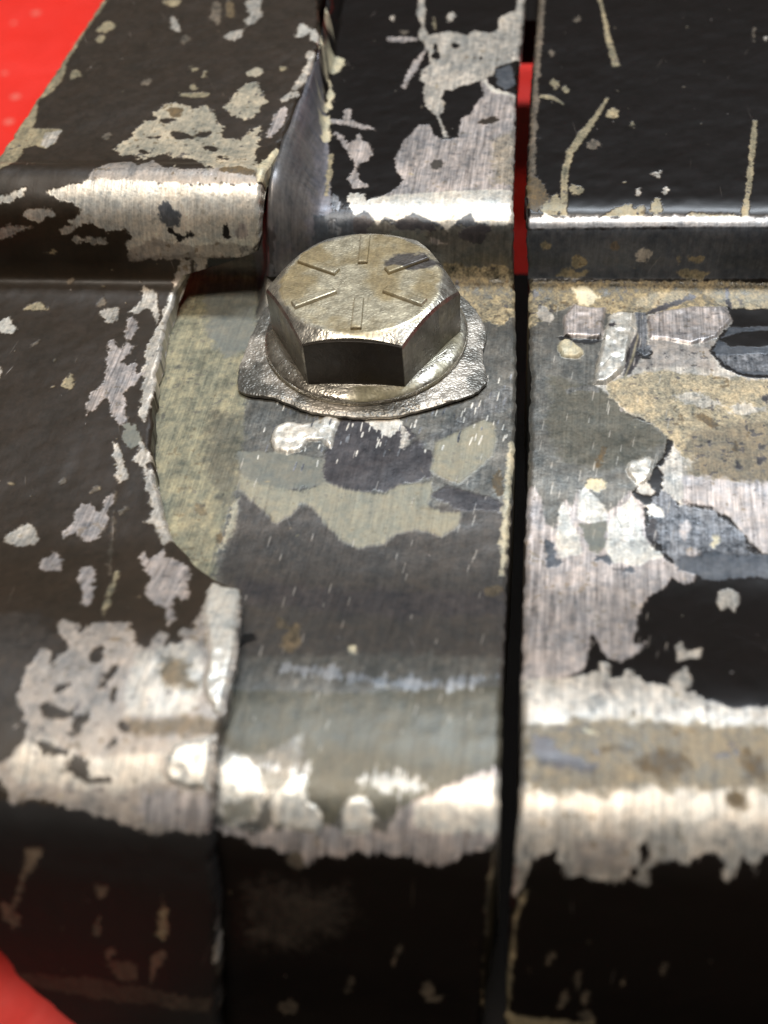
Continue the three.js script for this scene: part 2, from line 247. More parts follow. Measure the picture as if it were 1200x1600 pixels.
// ------------------------------------------------------------------ the three folded sheets
const BASE = [[-82, 7.9], [-60, 8], [-30, 8], [-18.5, 8.05], [-16.4, 8.0], [-14.7, 7.65], [-13.3, 6.75], [-12.5, 5.3], [-12.1, 3.6], [-11.85, 1.4], [-11.3, 0.35], [-10.3, 0], [0, 0], [20, 0], [31, 0.05], [36, 0.5], [41, 1.8], [46, 3.5], [50, 4.5], [54, 4.8], [58, 4.6], [61.5, 3.6], [64, 1.7], [66.2, -1.8], [69.2, -8.6], [72.6, -16.4], [74.2, -18.6], [77, -19.6], [82, -19.8], [92, -19.9]];
const LEFT = [[-82, 13.2], [-60, 13.3], [-30, 13.3], [-17.5, 13.3], [-16.2, 13.42], [-14.6, 14.05], [-13.2, 14.1], [-11, 13.0], [-9.2, 11.2], [-8.2, 8.8], [-7.8, 6.2], [-7.5, 3.9], [-6.9, 2.75], [-5.7, 2.45], [5, 2.4], [20, 2.4], [30, 2.5], [35, 3.0], [40, 4.3], [45, 6.0], [49, 7.0], [53, 7.3], [57.5, 7.1], [61.5, 6.0], [64.6, 4.1], [67, 0.6], [70, -5.8], [73.4, -13.4], [75, -15.8], [77.8, -16.9], [82, -17.1], [92, -17.2]];
const leftSheet = new Sheet({ profile: LEFT, thick: 2.1 });
const strapSheet = new Sheet({ profile: BASE, thick: 3.2 });
const rightSheet = new Sheet({ profile: BASE, thick: 3.2 });
const sx = (sheet, list) => curve(list.map(([a, b]) => { const [x, s] = sheet.hit(a, b); return [s, x]; }));
const jag = (f, amp, sd) => (s) => f(s) + amp * fbm(s * 0.9 + sd, sd, 3);

const leftEdge = sx(leftSheet, [[497, 0], [497, 60], [495, 80], [468, 150], [438, 225], [410, 288], [406, 320], [404, 360], [402, 395], [352, 412], [290, 430], [276, 448], [262, 500], [246, 570], [237, 640], [237, 700], [247, 770], [268, 838], [310, 885], [345, 908], [374, 922], [368, 1000], [356, 1080], [345, 1120], [336, 1150], [331, 1220], [327, 1300], [338, 1420], [340, 1590]]);
const leftFar = sx(leftSheet, [[160, 0], [0, 240]]), [xFlange, sFlange] = leftSheet.hit(22, 1526), [xFlangeB, sFlangeB] = leftSheet.hit(112, 1600), kFlange = (xFlangeB - xFlange) / (sFlangeB - sFlange);
const sRidgeL = leftSheet.hit(100, 300)[1], leftLeft = (s) => lerp(lerp(leftFar(s), -54, sstep(sRidgeL, sRidgeL + 8, s)), xFlange, sstep(sFlange - 26, sFlange, s)) + kFlange * Math.max(0, s - sFlange);
const strapRight = sx(strapSheet, [[820, 0], [806, 150], [801, 300], [803, 440], [808, 600], [801, 760], [793, 900], [784, 1060], [783, 1180], [778, 1300], [762, 1420], [752, 1600]]);
const rightLeft = sx(rightSheet, [[842, 0], [829, 150], [821, 330], [826, 440], [829, 600], [824, 760], [820, 900], [816, 1060], [815, 1180], [808, 1300], [797, 1420], [791, 1600]]);
// the strap climbs to the plate's edge in a slanting web beside the raised back
const webTop = leftEdge, sRiser = strapSheet.hit(450, 436)[1], sRidge = strapSheet.hit(600, 340)[1];
const webFoot = curve([[0, strapSheet.hit(497, 0)[0] + 0.5], [strapSheet.hit(500, 80)[1], strapSheet.hit(500, 80)[0] + 0.4], [strapSheet.hit(508, 200)[1], strapSheet.hit(508, 200)[0]], [strapSheet.hit(512, 300)[1], strapSheet.hit(512, 300)[0]], [sRiser, -4.2]]);
const leftTopX = curve([[0, leftEdge(0)], [leftSheet.hit(495, 80)[1], leftEdge(leftSheet.hit(495, 80)[1])], [leftSheet.hit(410, 288)[1], leftEdge(leftSheet.hit(410, 288)[1])], [leftSheet.hit(402, 395)[1], leftEdge(leftSheet.hit(402, 395)[1])]]);
strapSheet.off = (x, s) => {
  if (s > sRiser + 9) return 0;
  const a = leftTopX(s) + 0.15, b = Math.max(a + 0.7, webFoot(s)), hgt = s < sRidge - 2 ? 5.2 : lerp(5.2, 3.6, sstep(sRidge - 2, sRidge + 2, s)) * (1 - sstep(sRiser - 2.5, sRiser + 8, s));
  return x >= a ? hgt * (1 - sstep(0, 1, (x - a) / (b - a))) : hgt * sstep(-1.1, 0, x - a);
};
strapSheet.hasOff = true;
strapSheet.solidFrom = sRiser + 2; rightSheet.solidFrom = rightSheet.hit(1000, 438)[1] + 2;      // ahead of the step both are solid bars that stand on the bench, the gap a deep slot between them

// what the surfaces are made of, patch by patch
const L = {}, lip1 = [[322, 925], [332, 912], [345, 918], [373, 922], [372, 965], [365, 1020], [355, 1078], [345, 1116], [335, 1113], [322, 1090], [318, 1070], [324, 1035], [326, 1000], [318, 960]], lip2 = [[260, 1185], [274, 1162], [334, 1151], [330, 1200], [326, 1236], [292, 1233], [266, 1222], [255, 1205]];
L.left = [
  ['dull', [[150, 0], [170, 0], [140, 40], [125, 65], [118, 80], [108, 90], [102, 110], [95, 130], [80, 145], [62, 155], [58, 170], [55, 190], [50, 200], [98, 202], [90, 215], [85, 225], [72, 232], [55, 228], [38, 232], [32, 245], [15, 258], [0, 265], [-40, 270], [-40, 250]], { amp: 0.3 }],
  ['bare', [[70, 208], [98, 203], [88, 222], [72, 231], [62, 226]], { amp: 0.3 }],
  ['dull', blob(165, 43, 15, 8, -10)], ['dull', blob(157, 60, 7, 5)], ['dull', blob(118, 116, 8, 6)], ['dim', blob(230, 129, 7, 5, -20)], ['dim', blob(167, 213, 7, 4, -30)], ['bare', blob(273, 38, 8, 13, -30)], ['dim', blob(290, 62, 8, 6)], ['dull', blob(268, 4, 12, 7)],
  ['dim', blob(338, 20, 9, 16)], ['brown', blob(360, 14, 10, 12)], ['bare', [[382, 0], [408, 0], [408, 25], [398, 38], [385, 42], [383, 32], [392, 22], [384, 12]]], ['bare', [[348, 58], [360, 50], [382, 46], [378, 58], [366, 64]]], ['bright', blob(474, 49, 12, 10)], ['bright', blob(491, 58, 8, 10)], ['bare', blob(486, 88, 9, 8)],
  ['dull', blob(303, 108, 6, 4)], ['dull', blob(320, 115, 8, 5, -20)], ['beige', blob(400, 113, 12, 8)], ['dull', blob(442, 107, 6, 5)], ['dull', stroke([[280, 148], [305, 150], [328, 148]], 9)], ['dull', blob(303, 136, 6, 5)],
  ['beige', [[348, 168], [365, 155], [372, 140], [385, 130], [405, 130], [412, 148], [415, 160], [408, 175], [395, 184], [375, 186], [355, 180]], { amp: 0.9 }],
  ['beige', [[180, 232], [192, 222], [208, 214], [212, 200], [222, 190], [240, 185], [243, 175], [258, 165], [275, 160], [290, 163], [300, 172], [320, 165], [336, 172], [340, 190], [352, 200], [348, 215], [375, 218], [388, 207], [410, 196], [403, 225], [398, 250], [403, 268], [395, 280], [340, 268], [300, 255], [290, 248], [275, 258], [262, 240], [240, 245], [222, 248], [205, 242], [190, 243]], { amp: 0.9 }],
  ['dusty', blob(285, 212, 18, 7, 5)], ['dusty', blob(318, 211, 13, 6, -15)], ['dusty', blob(262, 188, 11, 5)], ['dusty', blob(365, 207, 17, 9, 10)], ['brown', blob(275, 175, 14, 7)], ['dusty', blob(330, 232, 9, 4, 10)], ['dusty', blob(395, 192, 8, 5)], ['dusty', blob(240, 215, 10, 4, -10)], ['dusty', blob(225, 238, 8, 3)], ['dusty', blob(348, 248, 8, 4)],
  ['pinkish', [[140, 275], [170, 255], [205, 252], [215, 258], [240, 252], [255, 262], [300, 264], [345, 262], [402, 268], [404, 292], [140, 290]]],
  ['dusty', blob(292, 255, 22, 8, 8)], ['dusty', blob(255, 249, 11, 6)], ['brown', blob(375, 267, 26, 6, 8)],
  ['cream', [[402, 270], [412, 250], [430, 232], [440, 232], [430, 258], [412, 282], [402, 285]]], ['lilac', [[415, 215], [428, 180], [446, 165], [452, 172], [438, 205], [425, 215]]], ['bare', stroke([[440, 158], [458, 148], [468, 146]], 10)], ['bare', stroke([[458, 140], [475, 120], [488, 92]], 12)], ['bright', stroke([[462, 185], [455, 205]], 10)],
  ['bright', [[70, 300], [100, 288], [140, 280], [200, 282], [300, 285], [404, 286], [420, 292], [418, 345], [403, 385], [380, 402], [330, 400], [300, 395], [280, 398], [250, 400], [215, 405], [200, 395], [195, 380], [205, 370], [195, 360], [165, 362], [145, 350], [120, 355], [105, 345], [130, 325], [100, 315]], { amp: 0.6 }],
  ['pinkish', [[200, 392], [240, 372], [300, 385], [340, 378], [395, 385], [404, 402], [200, 408]], { amp: 0.5, a: 0.8 }],
  ['slate', blob(264, 336, 14, 20, -25)], ['black', stroke([[262, 358], [280, 372], [304, 367]], 9)], ['black', stroke([[352, 352], [354, 370], [362, 372]], 9)], ['lilac', blob(377, 362, 10, 14)],
  ['bright', [[0, 308], [40, 292], [35, 305], [15, 318], [0, 320], [-30, 322], [-30, 312]]], ['bare', blob(60, 335, 26, 9, 8)], ['bare', blob(20, 358, 26, 7, -12)], ['bare', [[0, 360], [30, 352], [45, 350], [20, 368], [0, 375], [-20, 380], [-20, 365]]], ['bare', blob(140, 375, 25, 8, 10)], ['dull', blob(75, 394, 10, 4, -15)], ['bare', blob(105, 360, 12, 5, -20)],
  ['pinkish', [[282, 402], [300, 404], [296, 435], [280, 448], [270, 442]]], ['pinkish', [[304, 402], [324, 408], [318, 440], [300, 442]]], ['black', [[328, 404], [386, 404], [384, 414], [340, 420], [326, 436], [322, 425]]], ['bare', [[328, 432], [345, 422], [395, 415], [398, 432], [370, 440], [340, 442]]],
  ['bare', [[272, 446], [287, 433], [286, 460], [274, 505], [266, 545], [262, 575], [248, 590], [240, 625], [226, 660], [215, 650], [224, 592], [214, 585], [228, 565], [226, 545], [240, 520], [250, 505], [256, 480]]],
  ['bare', [[220, 440], [230, 450], [243, 458], [248, 475], [250, 500], [244, 508], [240, 490], [230, 480], [215, 490], [202, 488], [215, 473], [226, 466], [222, 452]]],
  ['bare', blob(172, 492, 13, 15, 20)], ['dim', blob(160, 472, 6, 7)], ['lilac', blob(205, 512, 9, 16)],
  ['lilac', [[170, 530], [180, 528], [185, 545], [200, 535], [213, 540], [205, 550], [190, 565], [200, 570], [212, 565], [216, 580], [228, 582], [215, 597], [200, 605], [195, 615], [198, 640], [201, 660], [185, 667], [178, 650], [172, 645], [168, 620], [150, 640], [136, 648], [133, 632], [145, 612], [165, 595], [168, 580], [166, 555]]],
  ['sage', blob(205, 680, 14, 18)], ['bare', [[175, 690], [185, 692], [190, 715], [200, 735], [198, 750], [185, 755], [182, 735], [178, 720]]], ['bare', [[222, 690], [238, 705], [240, 722], [222, 728], [210, 718]]],
  ['bare', [[225, 725], [240, 735], [254, 780], [268, 808], [277, 830], [270, 842], [256, 850], [246, 835], [238, 820], [225, 815], [236, 810], [240, 795], [232, 770], [226, 750]]],
  ['dim', stroke([[180, 765], [174, 850], [170, 935]], 6), { a: 0.6 }], ['lilac', [[118, 800], [130, 788], [145, 788], [155, 800], [170, 775], [178, 768], [172, 800], [163, 830], [148, 842], [135, 846], [120, 832], [100, 840], [96, 832], [115, 820]]],
  ['bare', blob(35, 838, 24, 18)], ['lilac', blob(82, 880, 16, 17)], ['lilac', blob(135, 905, 16, 19)], ['lilac', [[130, 920], [152, 915], [137, 945], [128, 942]]], ['dull', stroke([[186, 885], [172, 925], [160, 962]], 10)], ['dim', blob(150, 766, 5, 9, 35)], ['dim', blob(100, 752, 7, 3, -40)], ['dim', blob(193, 798, 5, 10, 35)],
  ['lilac', [[220, 870], [228, 860], [232, 875], [245, 868], [255, 860], [260, 870], [285, 880], [298, 885], [297, 910], [295, 935], [283, 940], [276, 930], [265, 955], [275, 965], [262, 985], [258, 970], [260, 950], [240, 940], [222, 930], [235, 905], [225, 890]]],
  ['bright', blob(10, 510, 16, 11, -20)], ['dull', blob(55, 480, 20, 6, -8)], ['dull', blob(108, 597, 9, 11, 30)], ['bare', blob(-2, 580, 6, 8)], ['dim', blob(110, 440, 8, 3, -30)], ['dim', blob(58, 534, 9, 2, -35)],
  ['dust', [[-30, 960], [60, 955], [100, 1000], [40, 1040], [20, 1100], [40, 1150], [-30, 1190]], { amp: 1.2, soft: 0.8, a: 0.7 }],
  ['pinkish', [[-170, 1190], [-80, 1205], [0, 1190], [20, 1170], [35, 1160], [45, 1130], [35, 1130], [40, 1110], [30, 1100], [28, 1080], [35, 1060], [45, 1040], [60, 1025], [70, 1010], [78, 1020], [78, 1035], [100, 1020], [110, 1010], [90, 985], [88, 975], [100, 968], [120, 975], [125, 990], [140, 978], [165, 970], [200, 975], [212, 990], [215, 1010], [230, 1010], [250, 985], [262, 988], [260, 1010], [275, 1015], [285, 1000], [277, 990], [285, 983], [300, 985], [318, 945], [376, 930], [376, 1000], [355, 1110], [342, 1150], [336, 1306], [310, 1302], [270, 1296], [240, 1300], [200, 1290], [160, 1275], [130, 1265], [90, 1255], [60, 1245], [30, 1250], [20, 1265], [10, 1240], [5, 1215], [-80, 1240], [-170, 1225]], { amp: 0.55, fray: 0.15 }],
  ['bare', [[215, 1020], [300, 1000], [320, 1030], [318, 1080], [300, 1110], [240, 1125], [200, 1110], [190, 1070]], { amp: 0.8, soft: 0.3 }], ['bare', [[10, 1180], [60, 1150], [120, 1180], [250, 1180], [258, 1215], [200, 1240], [80, 1230], [20, 1215]], { amp: 0.8, soft: 0.3 }],
  ['brown', blob(277, 1052, 34, 22, 20), { amp: 1.0, soft: 0.5, a: 0.75 }], ['brown', [[190, 1128], [250, 1122], [318, 1116], [345, 1124], [340, 1146], [260, 1150], [200, 1145]], { amp: 0.7, soft: 0.35, a: 0.55 }],
  ['dusty', blob(88, 1112, 28, 13, 8), { amp: 0.7 }], ['dusty', blob(98, 1074, 14, 8, -30), { amp: 0.6 }], ['dusty', blob(152, 1022, 10, 18, 20), { amp: 0.5 }], ['dusty', blob(172, 1057, 20, 5, -50), { amp: 0.5 }], ['dusty', blob(180, 1085, 6, 14, 30), { amp: 0.5 }], ['dusty', blob(78, 1168, 26, 5, 20), { amp: 0.6 }], ['dusty', blob(126, 1198, 20, 13, 40), { amp: 0.7 }], ['dusty', blob(152, 1220, 19, 5), { amp: 0.5 }], ['dusty', blob(176, 1162, 12, 5, -30)], ['dusty', blob(193, 1137, 8, 6)], ['dusty', blob(125, 1130, 22, 8, -40), { amp: 0.7 }],
  ['lilac', [[225, 1235], [280, 1235], [326, 1240], [330, 1300], [270, 1292], [215, 1275]], { amp: 0.6, soft: 0.3 }],
  ['bright', lip1, { amp: 0.25 }], ['bright', lip2, { amp: 0.25 }],
  ['dim', [[45, 1325], [65, 1330], [60, 1350], [35, 1390], [25, 1420], [18, 1415], [22, 1395], [35, 1350]]], ['dim', [[0, 1405], [20, 1420], [35, 1435], [22, 1455], [5, 1435]]], ['dim', blob(157, 1392, 8, 13, 15)], ['dim', blob(152, 1447, 6, 15, 20)], ['dull', [[252, 1400], [263, 1420], [265, 1445], [255, 1470], [243, 1460], [246, 1435]]], ['dim', blob(242, 1510, 9, 26, 22)], ['dim', blob(172, 1487, 5, 11, 20)], ['bare', stroke([[346, 1412], [342, 1450], [336, 1505]], 12)], ['dim', blob(195, 1515, 30, 13, 15), { a: 0.6, amp: 0.7 }], ['dim', stroke([[340, 1510], [345, 1590]], 14), { a: 0.5 }], ['dim', [[20, 1518], [150, 1530], [330, 1562], [330, 1585], [150, 1560], [40, 1540]], { a: 0.45, amp: 0.6 }],
];
const puttyA = [[680, 692], [700, 682], [735, 666], [755, 656], [772, 662], [776, 685], [768, 710], [745, 735], [715, 755], [690, 745], [672, 735], [678, 715]];
const puttyB = [[375, 742], [410, 757], [430, 762], [470, 767], [510, 754], [540, 765], [600, 772], [625, 757], [672, 754], [678, 768], [668, 788], [690, 800], [722, 800], [718, 820], [690, 838], [655, 828], [620, 835], [600, 850], [560, 856], [535, 845], [510, 820], [485, 790], [472, 785], [455, 805], [430, 818], [410, 795], [388, 776], [372, 765]];
const blobA = [[422, 690], [428, 668], [448, 658], [475, 662], [500, 655], [525, 640], [532, 648], [525, 672], [518, 702], [500, 690], [482, 690], [470, 705], [448, 711], [428, 704]];
const frontChips = [[[336, 1195], [360, 1178], [390, 1185], [412, 1210], [415, 1240], [402, 1280], [360, 1292], [336, 1270]], [[420, 1245], [450, 1205], [475, 1210], [485, 1250], [505, 1275], [500, 1305], [430, 1292]], [[530, 1268], [545, 1245], [572, 1245], [590, 1280], [570, 1305], [535, 1300]]];
L.strap = [
  ['web', [[486, 60], [497, 60], [512, 200], [520, 330], [560, 440], [400, 450], [395, 280]], { amp: 0.3 }], ['steel', [[430, 270], [490, 215], [490, 320], [485, 400], [425, 380]], { amp: 1.5, soft: 0.8, a: 0.5 }], ['smear', [[428, 355], [432, 350], [436, 400], [430, 415], [422, 400]]],
  ['bare', [[655, -5], [664, -5], [664, 45], [670, 55], [690, 52], [705, 50], [730, 55], [740, 48], [765, 52], [780, 45], [778, 30], [790, 22], [805, 18], [810, -5], [835, -5], [830, 70], [818, 90], [790, 100], [775, 105], [770, 118], [755, 125], [740, 130], [722, 135], [705, 142], [695, 140], [690, 155], [697, 160], [692, 175], [685, 180], [700, 210], [702, 215], [693, 215], [683, 180], [672, 175], [663, 160], [660, 145], [665, 130], [655, 125], [660, 110], [672, 100], [670, 85], [660, 68], [652, 60], [658, 40], [650, 20]], { amp: 0.35 }],
  ['paint', blob(681, 82, 6, 11)], ['paint', blob(712, 72, 6, 5)], ['paint', blob(752, 92, 3, 3)], ['lilac', stroke([[604, 60], [630, 62], [654, 62]], 9)], ['lilac', stroke([[668, 76], [650, 100], [630, 137]], 10)], ['dull', stroke([[678, 24], [681, 48]], 7)], ['bare', blob(705, 27, 6, 7)], ['bare', blob(613, 29, 5, 4)], ['dim', blob(632, 50, 7, 4)],
  ['lilac', [[615, 245], [628, 230], [630, 220], [645, 205], [655, 195], [672, 195], [678, 212], [690, 218], [715, 215], [720, 185], [735, 178], [745, 160], [755, 150], [750, 130], [760, 122], [772, 140], [830, 150], [830, 325], [560, 325], [570, 318], [600, 305], [622, 290], [628, 280], [618, 265]], { amp: 0.4 }],
  ['tan', [[770, 215], [806, 200], [806, 290], [770, 290]], { amp: 1.2, soft: 0.6, a: 0.6 }], ['dusty', blob(766, 188, 14, 6, -8)], ['mauve', blob(682, 256, 10, 7)], ['bright', stroke([[756, 126], [770, 140], [804, 150]], 8)], ['slate', [[775, 108], [800, 100], [806, 130], [790, 142], [775, 132]]],
  ['lilac', [[520, 205], [535, 210], [545, 225], [560, 210], [578, 225], [585, 240], [575, 250], [560, 255], [560, 275], [575, 290], [550, 295], [542, 280], [555, 260], [548, 245], [535, 230]]], ['lilac', stroke([[515, 188], [545, 192], [586, 202]], 9)], ['lilac', blob(543, 178, 7, 8)],
  ['cream', blob(508, 75, 13, 13)], ['cream', blob(520, 100, 17, 17)], ['cream', [[499, 120], [515, 125], [522, 150], [518, 170], [508, 178], [500, 160]]], ['cream', [[500, 182], [515, 180], [517, 220], [508, 225], [500, 215]]], ['dull', stroke([[519, 240], [514, 270], [510, 305]], 10)],
  ['slate', [[490, 335], [560, 322], [830, 322], [830, 440], [490, 450]], { amp: 0.5 }], ['steel', [[560, 345], [700, 352], [805, 345], [806, 432], [560, 432]], { amp: 0.9, soft: 0.2 }], ['smear', blob(645, 352, 32, 14), { amp: 0.6 }], ['smear', blob(742, 365, 26, 14), { amp: 0.6 }], ['smear', blob(565, 352, 16, 12), { amp: 0.6 }], ['blue', blob(522, 356, 11, 12)], ['blue', blob(524, 315, 9, 12)],
  ['bright', [[560, 318], [600, 305], [700, 298], [830, 296], [830, 342], [790, 352], [760, 352], [740, 346], [735, 335], [720, 340], [700, 362], [685, 350], [665, 340], [645, 335], [620, 345], [600, 340], [590, 352], [580, 335]], { amp: 0.35 }], ['bright', [[545, 300], [570, 302], [572, 330], [555, 335], [545, 325]]],
  ['sage', blob(640, 372, 40, 14), { a: 0.6 }], ['lilac', stroke([[672, 375], [700, 382]], 10)],
  ['grit', [[690, 410], [810, 418], [812, 470], [790, 510], [740, 500], [700, 470]], { amp: 0.8, soft: 0.15 }],
  ['green', [[250, 430], [400, 430], [400, 540], [382, 640], [376, 740], [340, 850], [335, 910], [300, 895], [230, 860], [210, 650], [230, 500]], { amp: 0.6, soft: 0.4, fray: 0.3 }], ['sage', [[318, 440], [398, 440], [398, 545], [350, 560], [320, 520]], { amp: 0.9, soft: 0.5 }], ['olive', [[330, 640], [380, 650], [376, 740], [350, 800], [320, 740]], { amp: 1.2, soft: 0.8, a: 0.7 }], ['cream', [[362, 790], [376, 775], [372, 830], [355, 860], [342, 858]], { a: 0.6 }], ['brown', blob(313, 797, 8, 8), { a: 0.8 }], ['brown', blob(343, 840, 6, 10), { a: 0.8 }], ['dull', [[270, 790], [330, 780], [330, 860], [300, 880]], { amp: 0.9, soft: 0.6, a: 0.4 }],
  ['sage', [[372, 706], [440, 704], [520, 720], [508, 758], [440, 768], [378, 748]], { amp: 0.5, soft: 0.25 }], ['smear', [[515, 690], [545, 640], [600, 650], [640, 670], [675, 715], [672, 745], [610, 765], [560, 772], [520, 760], [502, 742]], { amp: 0.7, soft: 0.2, fray: 0.3 }],
  ['bright', blobA, { amp: 0.25 }], ['bright', [[545, 640], [590, 642], [625, 650], [630, 668], [610, 685], [590, 672], [570, 660]], { amp: 0.5, fray: 0.3 }], ['bare', [[628, 665], [640, 680], [635, 702], [625, 700]]], ['brown', stroke([[505, 640], [500, 665]], 12), { a: 0.5 }],
  ['steel', [[640, 690], [760, 610], [806, 580], [806, 650], [770, 655], [700, 680]], { amp: 0.9, soft: 0.4, fray: 0.4, a: 0.7 }], ['blue', [[650, 700], [690, 672], [760, 620], [798, 600], [795, 640], [740, 660], [690, 685]], { amp: 0.8, soft: 0.5, fray: 0.6, a: 0.4 }],
  ['mauve', [[378, 775], [520, 800], [680, 790], [830, 780], [830, 1030], [370, 1030], [345, 880]], { amp: 0.8, soft: 0.5 }], ['smear', [[668, 772], [700, 760], [780, 782], [792, 800], [720, 798]], { amp: 0.4, soft: 0.2 }],
  ['putty', puttyA, { amp: 0.22, soft: 0.25 }], ['putty', puttyB, { amp: 0.22, soft: 0.3, fray: 0.25 }],
  ['smear', [[370, 905], [520, 920], [790, 925], [790, 960], [600, 965], [420, 945], [372, 940]], { amp: 1.0, soft: 0.7, a: 0.6 }],  // dark band across the rising strap: shade put into the colour
  ['cream', stroke([[800, 690], [792, 800], [784, 900]], [10, 16, 10]), { amp: 0.5, soft: 0.2, a: 0.8 }], ['brown', blob(779, 755, 8, 18)], ['brown', blob(770, 925, 14, 9), { a: 0.7 }], ['black', blob(384, 998, 11, 8, -20)], ['brown', blob(455, 1000, 12, 26, 15), { a: 0.7 }], ['brown', blob(440, 975, 10, 10), { a: 0.5 }], ['cream', stroke([[548, 1010], [552, 1026]], 12)],
  ['steel', [[350, 1030], [600, 1020], [830, 1030], [830, 1075], [560, 1085], [350, 1080]], { amp: 0.9, soft: 0.5 }],
  ['olive', [[320, 1130], [350, 1080], [560, 1082], [830, 1068], [830, 1190], [690, 1232], [640, 1255], [600, 1285], [560, 1240], [520, 1290], [480, 1290], [470, 1190], [400, 1182], [320, 1160]], { amp: 0.4, soft: 0.15 }], ['steel', [[400, 1180], [470, 1150], [480, 1200], [460, 1230], [420, 1220]], { amp: 0.6, soft: 0.3 }],
  ['polish', stroke([[440, 1040], [520, 1052], [600, 1066], [700, 1070], [780, 1056]], [10, 14, 16, 16, 12]), { amp: 1.0, soft: 0.3, fray: 1.1, a: 0.65 }], ['polish', stroke([[400, 1195], [440, 1205], [480, 1200]], 16), { amp: 0.9, soft: 0.3, fray: 1.2, a: 0.5 }], ['polish', stroke([[545, 1215], [600, 1222], [670, 1228]], 22), { amp: 1.0, soft: 0.3, fray: 1.3, a: 0.5 }], ['smear', stroke([[690, 1232], [740, 1215], [790, 1192]], 5), { amp: 0.2 }],  // pale strokes: highlights across the strap put into the colour
  ['lilac', [[330, 1288], [400, 1300], [470, 1285], [520, 1292], [600, 1296], [640, 1255], [690, 1232], [785, 1196], [830, 1190], [830, 1310], [765, 1318], [750, 1328], [720, 1340], [690, 1355], [660, 1350], [640, 1335], [590, 1335], [560, 1325], [540, 1342], [500, 1335], [480, 1352], [455, 1340], [430, 1325], [395, 1322], [370, 1305], [340, 1300]], { amp: 0.5, fray: 0.35 }],
  ...frontChips.map((p) => ['bright', p, { amp: 0.35, fray: 0.15 }]), ['bright', [[645, 1262], [690, 1240], [790, 1210], [790, 1300], [700, 1305], [650, 1295]], { amp: 0.6, fray: 0.3 }], ['dim', blob(460, 1345, 18, 10)], ['olive', [[345, 1255], [395, 1250], [398, 1275], [350, 1285]], { amp: 0.5, a: 0.6 }],
  ['dust', blob(455, 1430, 85, 50, -20), { amp: 2.0, soft: 1.5 }], ['dim', blob(622, 1490, 6, 16, 20)], ['dim', [[655, 1550], [672, 1530], [680, 1555], [700, 1552], [690, 1568], [668, 1565]], { amp: 0.4 }], ['dim', blob(450, 1575, 18, 10, -10), { a: 0.6 }], ['dim', blob(545, 1540, 4, 16, 30), { a: 0.6 }], ['dull', stroke([[771, 1330], [764, 1420], [753, 1600]], 9), { amp: 0.3 }],
];
const flakeGray = [[880, 496], [896, 475], [920, 482], [947, 480], [941, 530], [882, 528]], flakeCream = [[928, 600], [931, 570], [940, 540], [950, 495], [968, 489], [992, 492], [990, 515], [984, 540], [978, 575], [962, 592], [945, 602]], blobCream = blob(890, 547, 19, 15), flakePink = [[1012, 495], [1032, 487], [1085, 478], [1135, 480], [1145, 500], [1120, 528], [1080, 540], [1040, 532], [1014, 530]], blobUp = blob(1000, 735, 18, 26, 20);
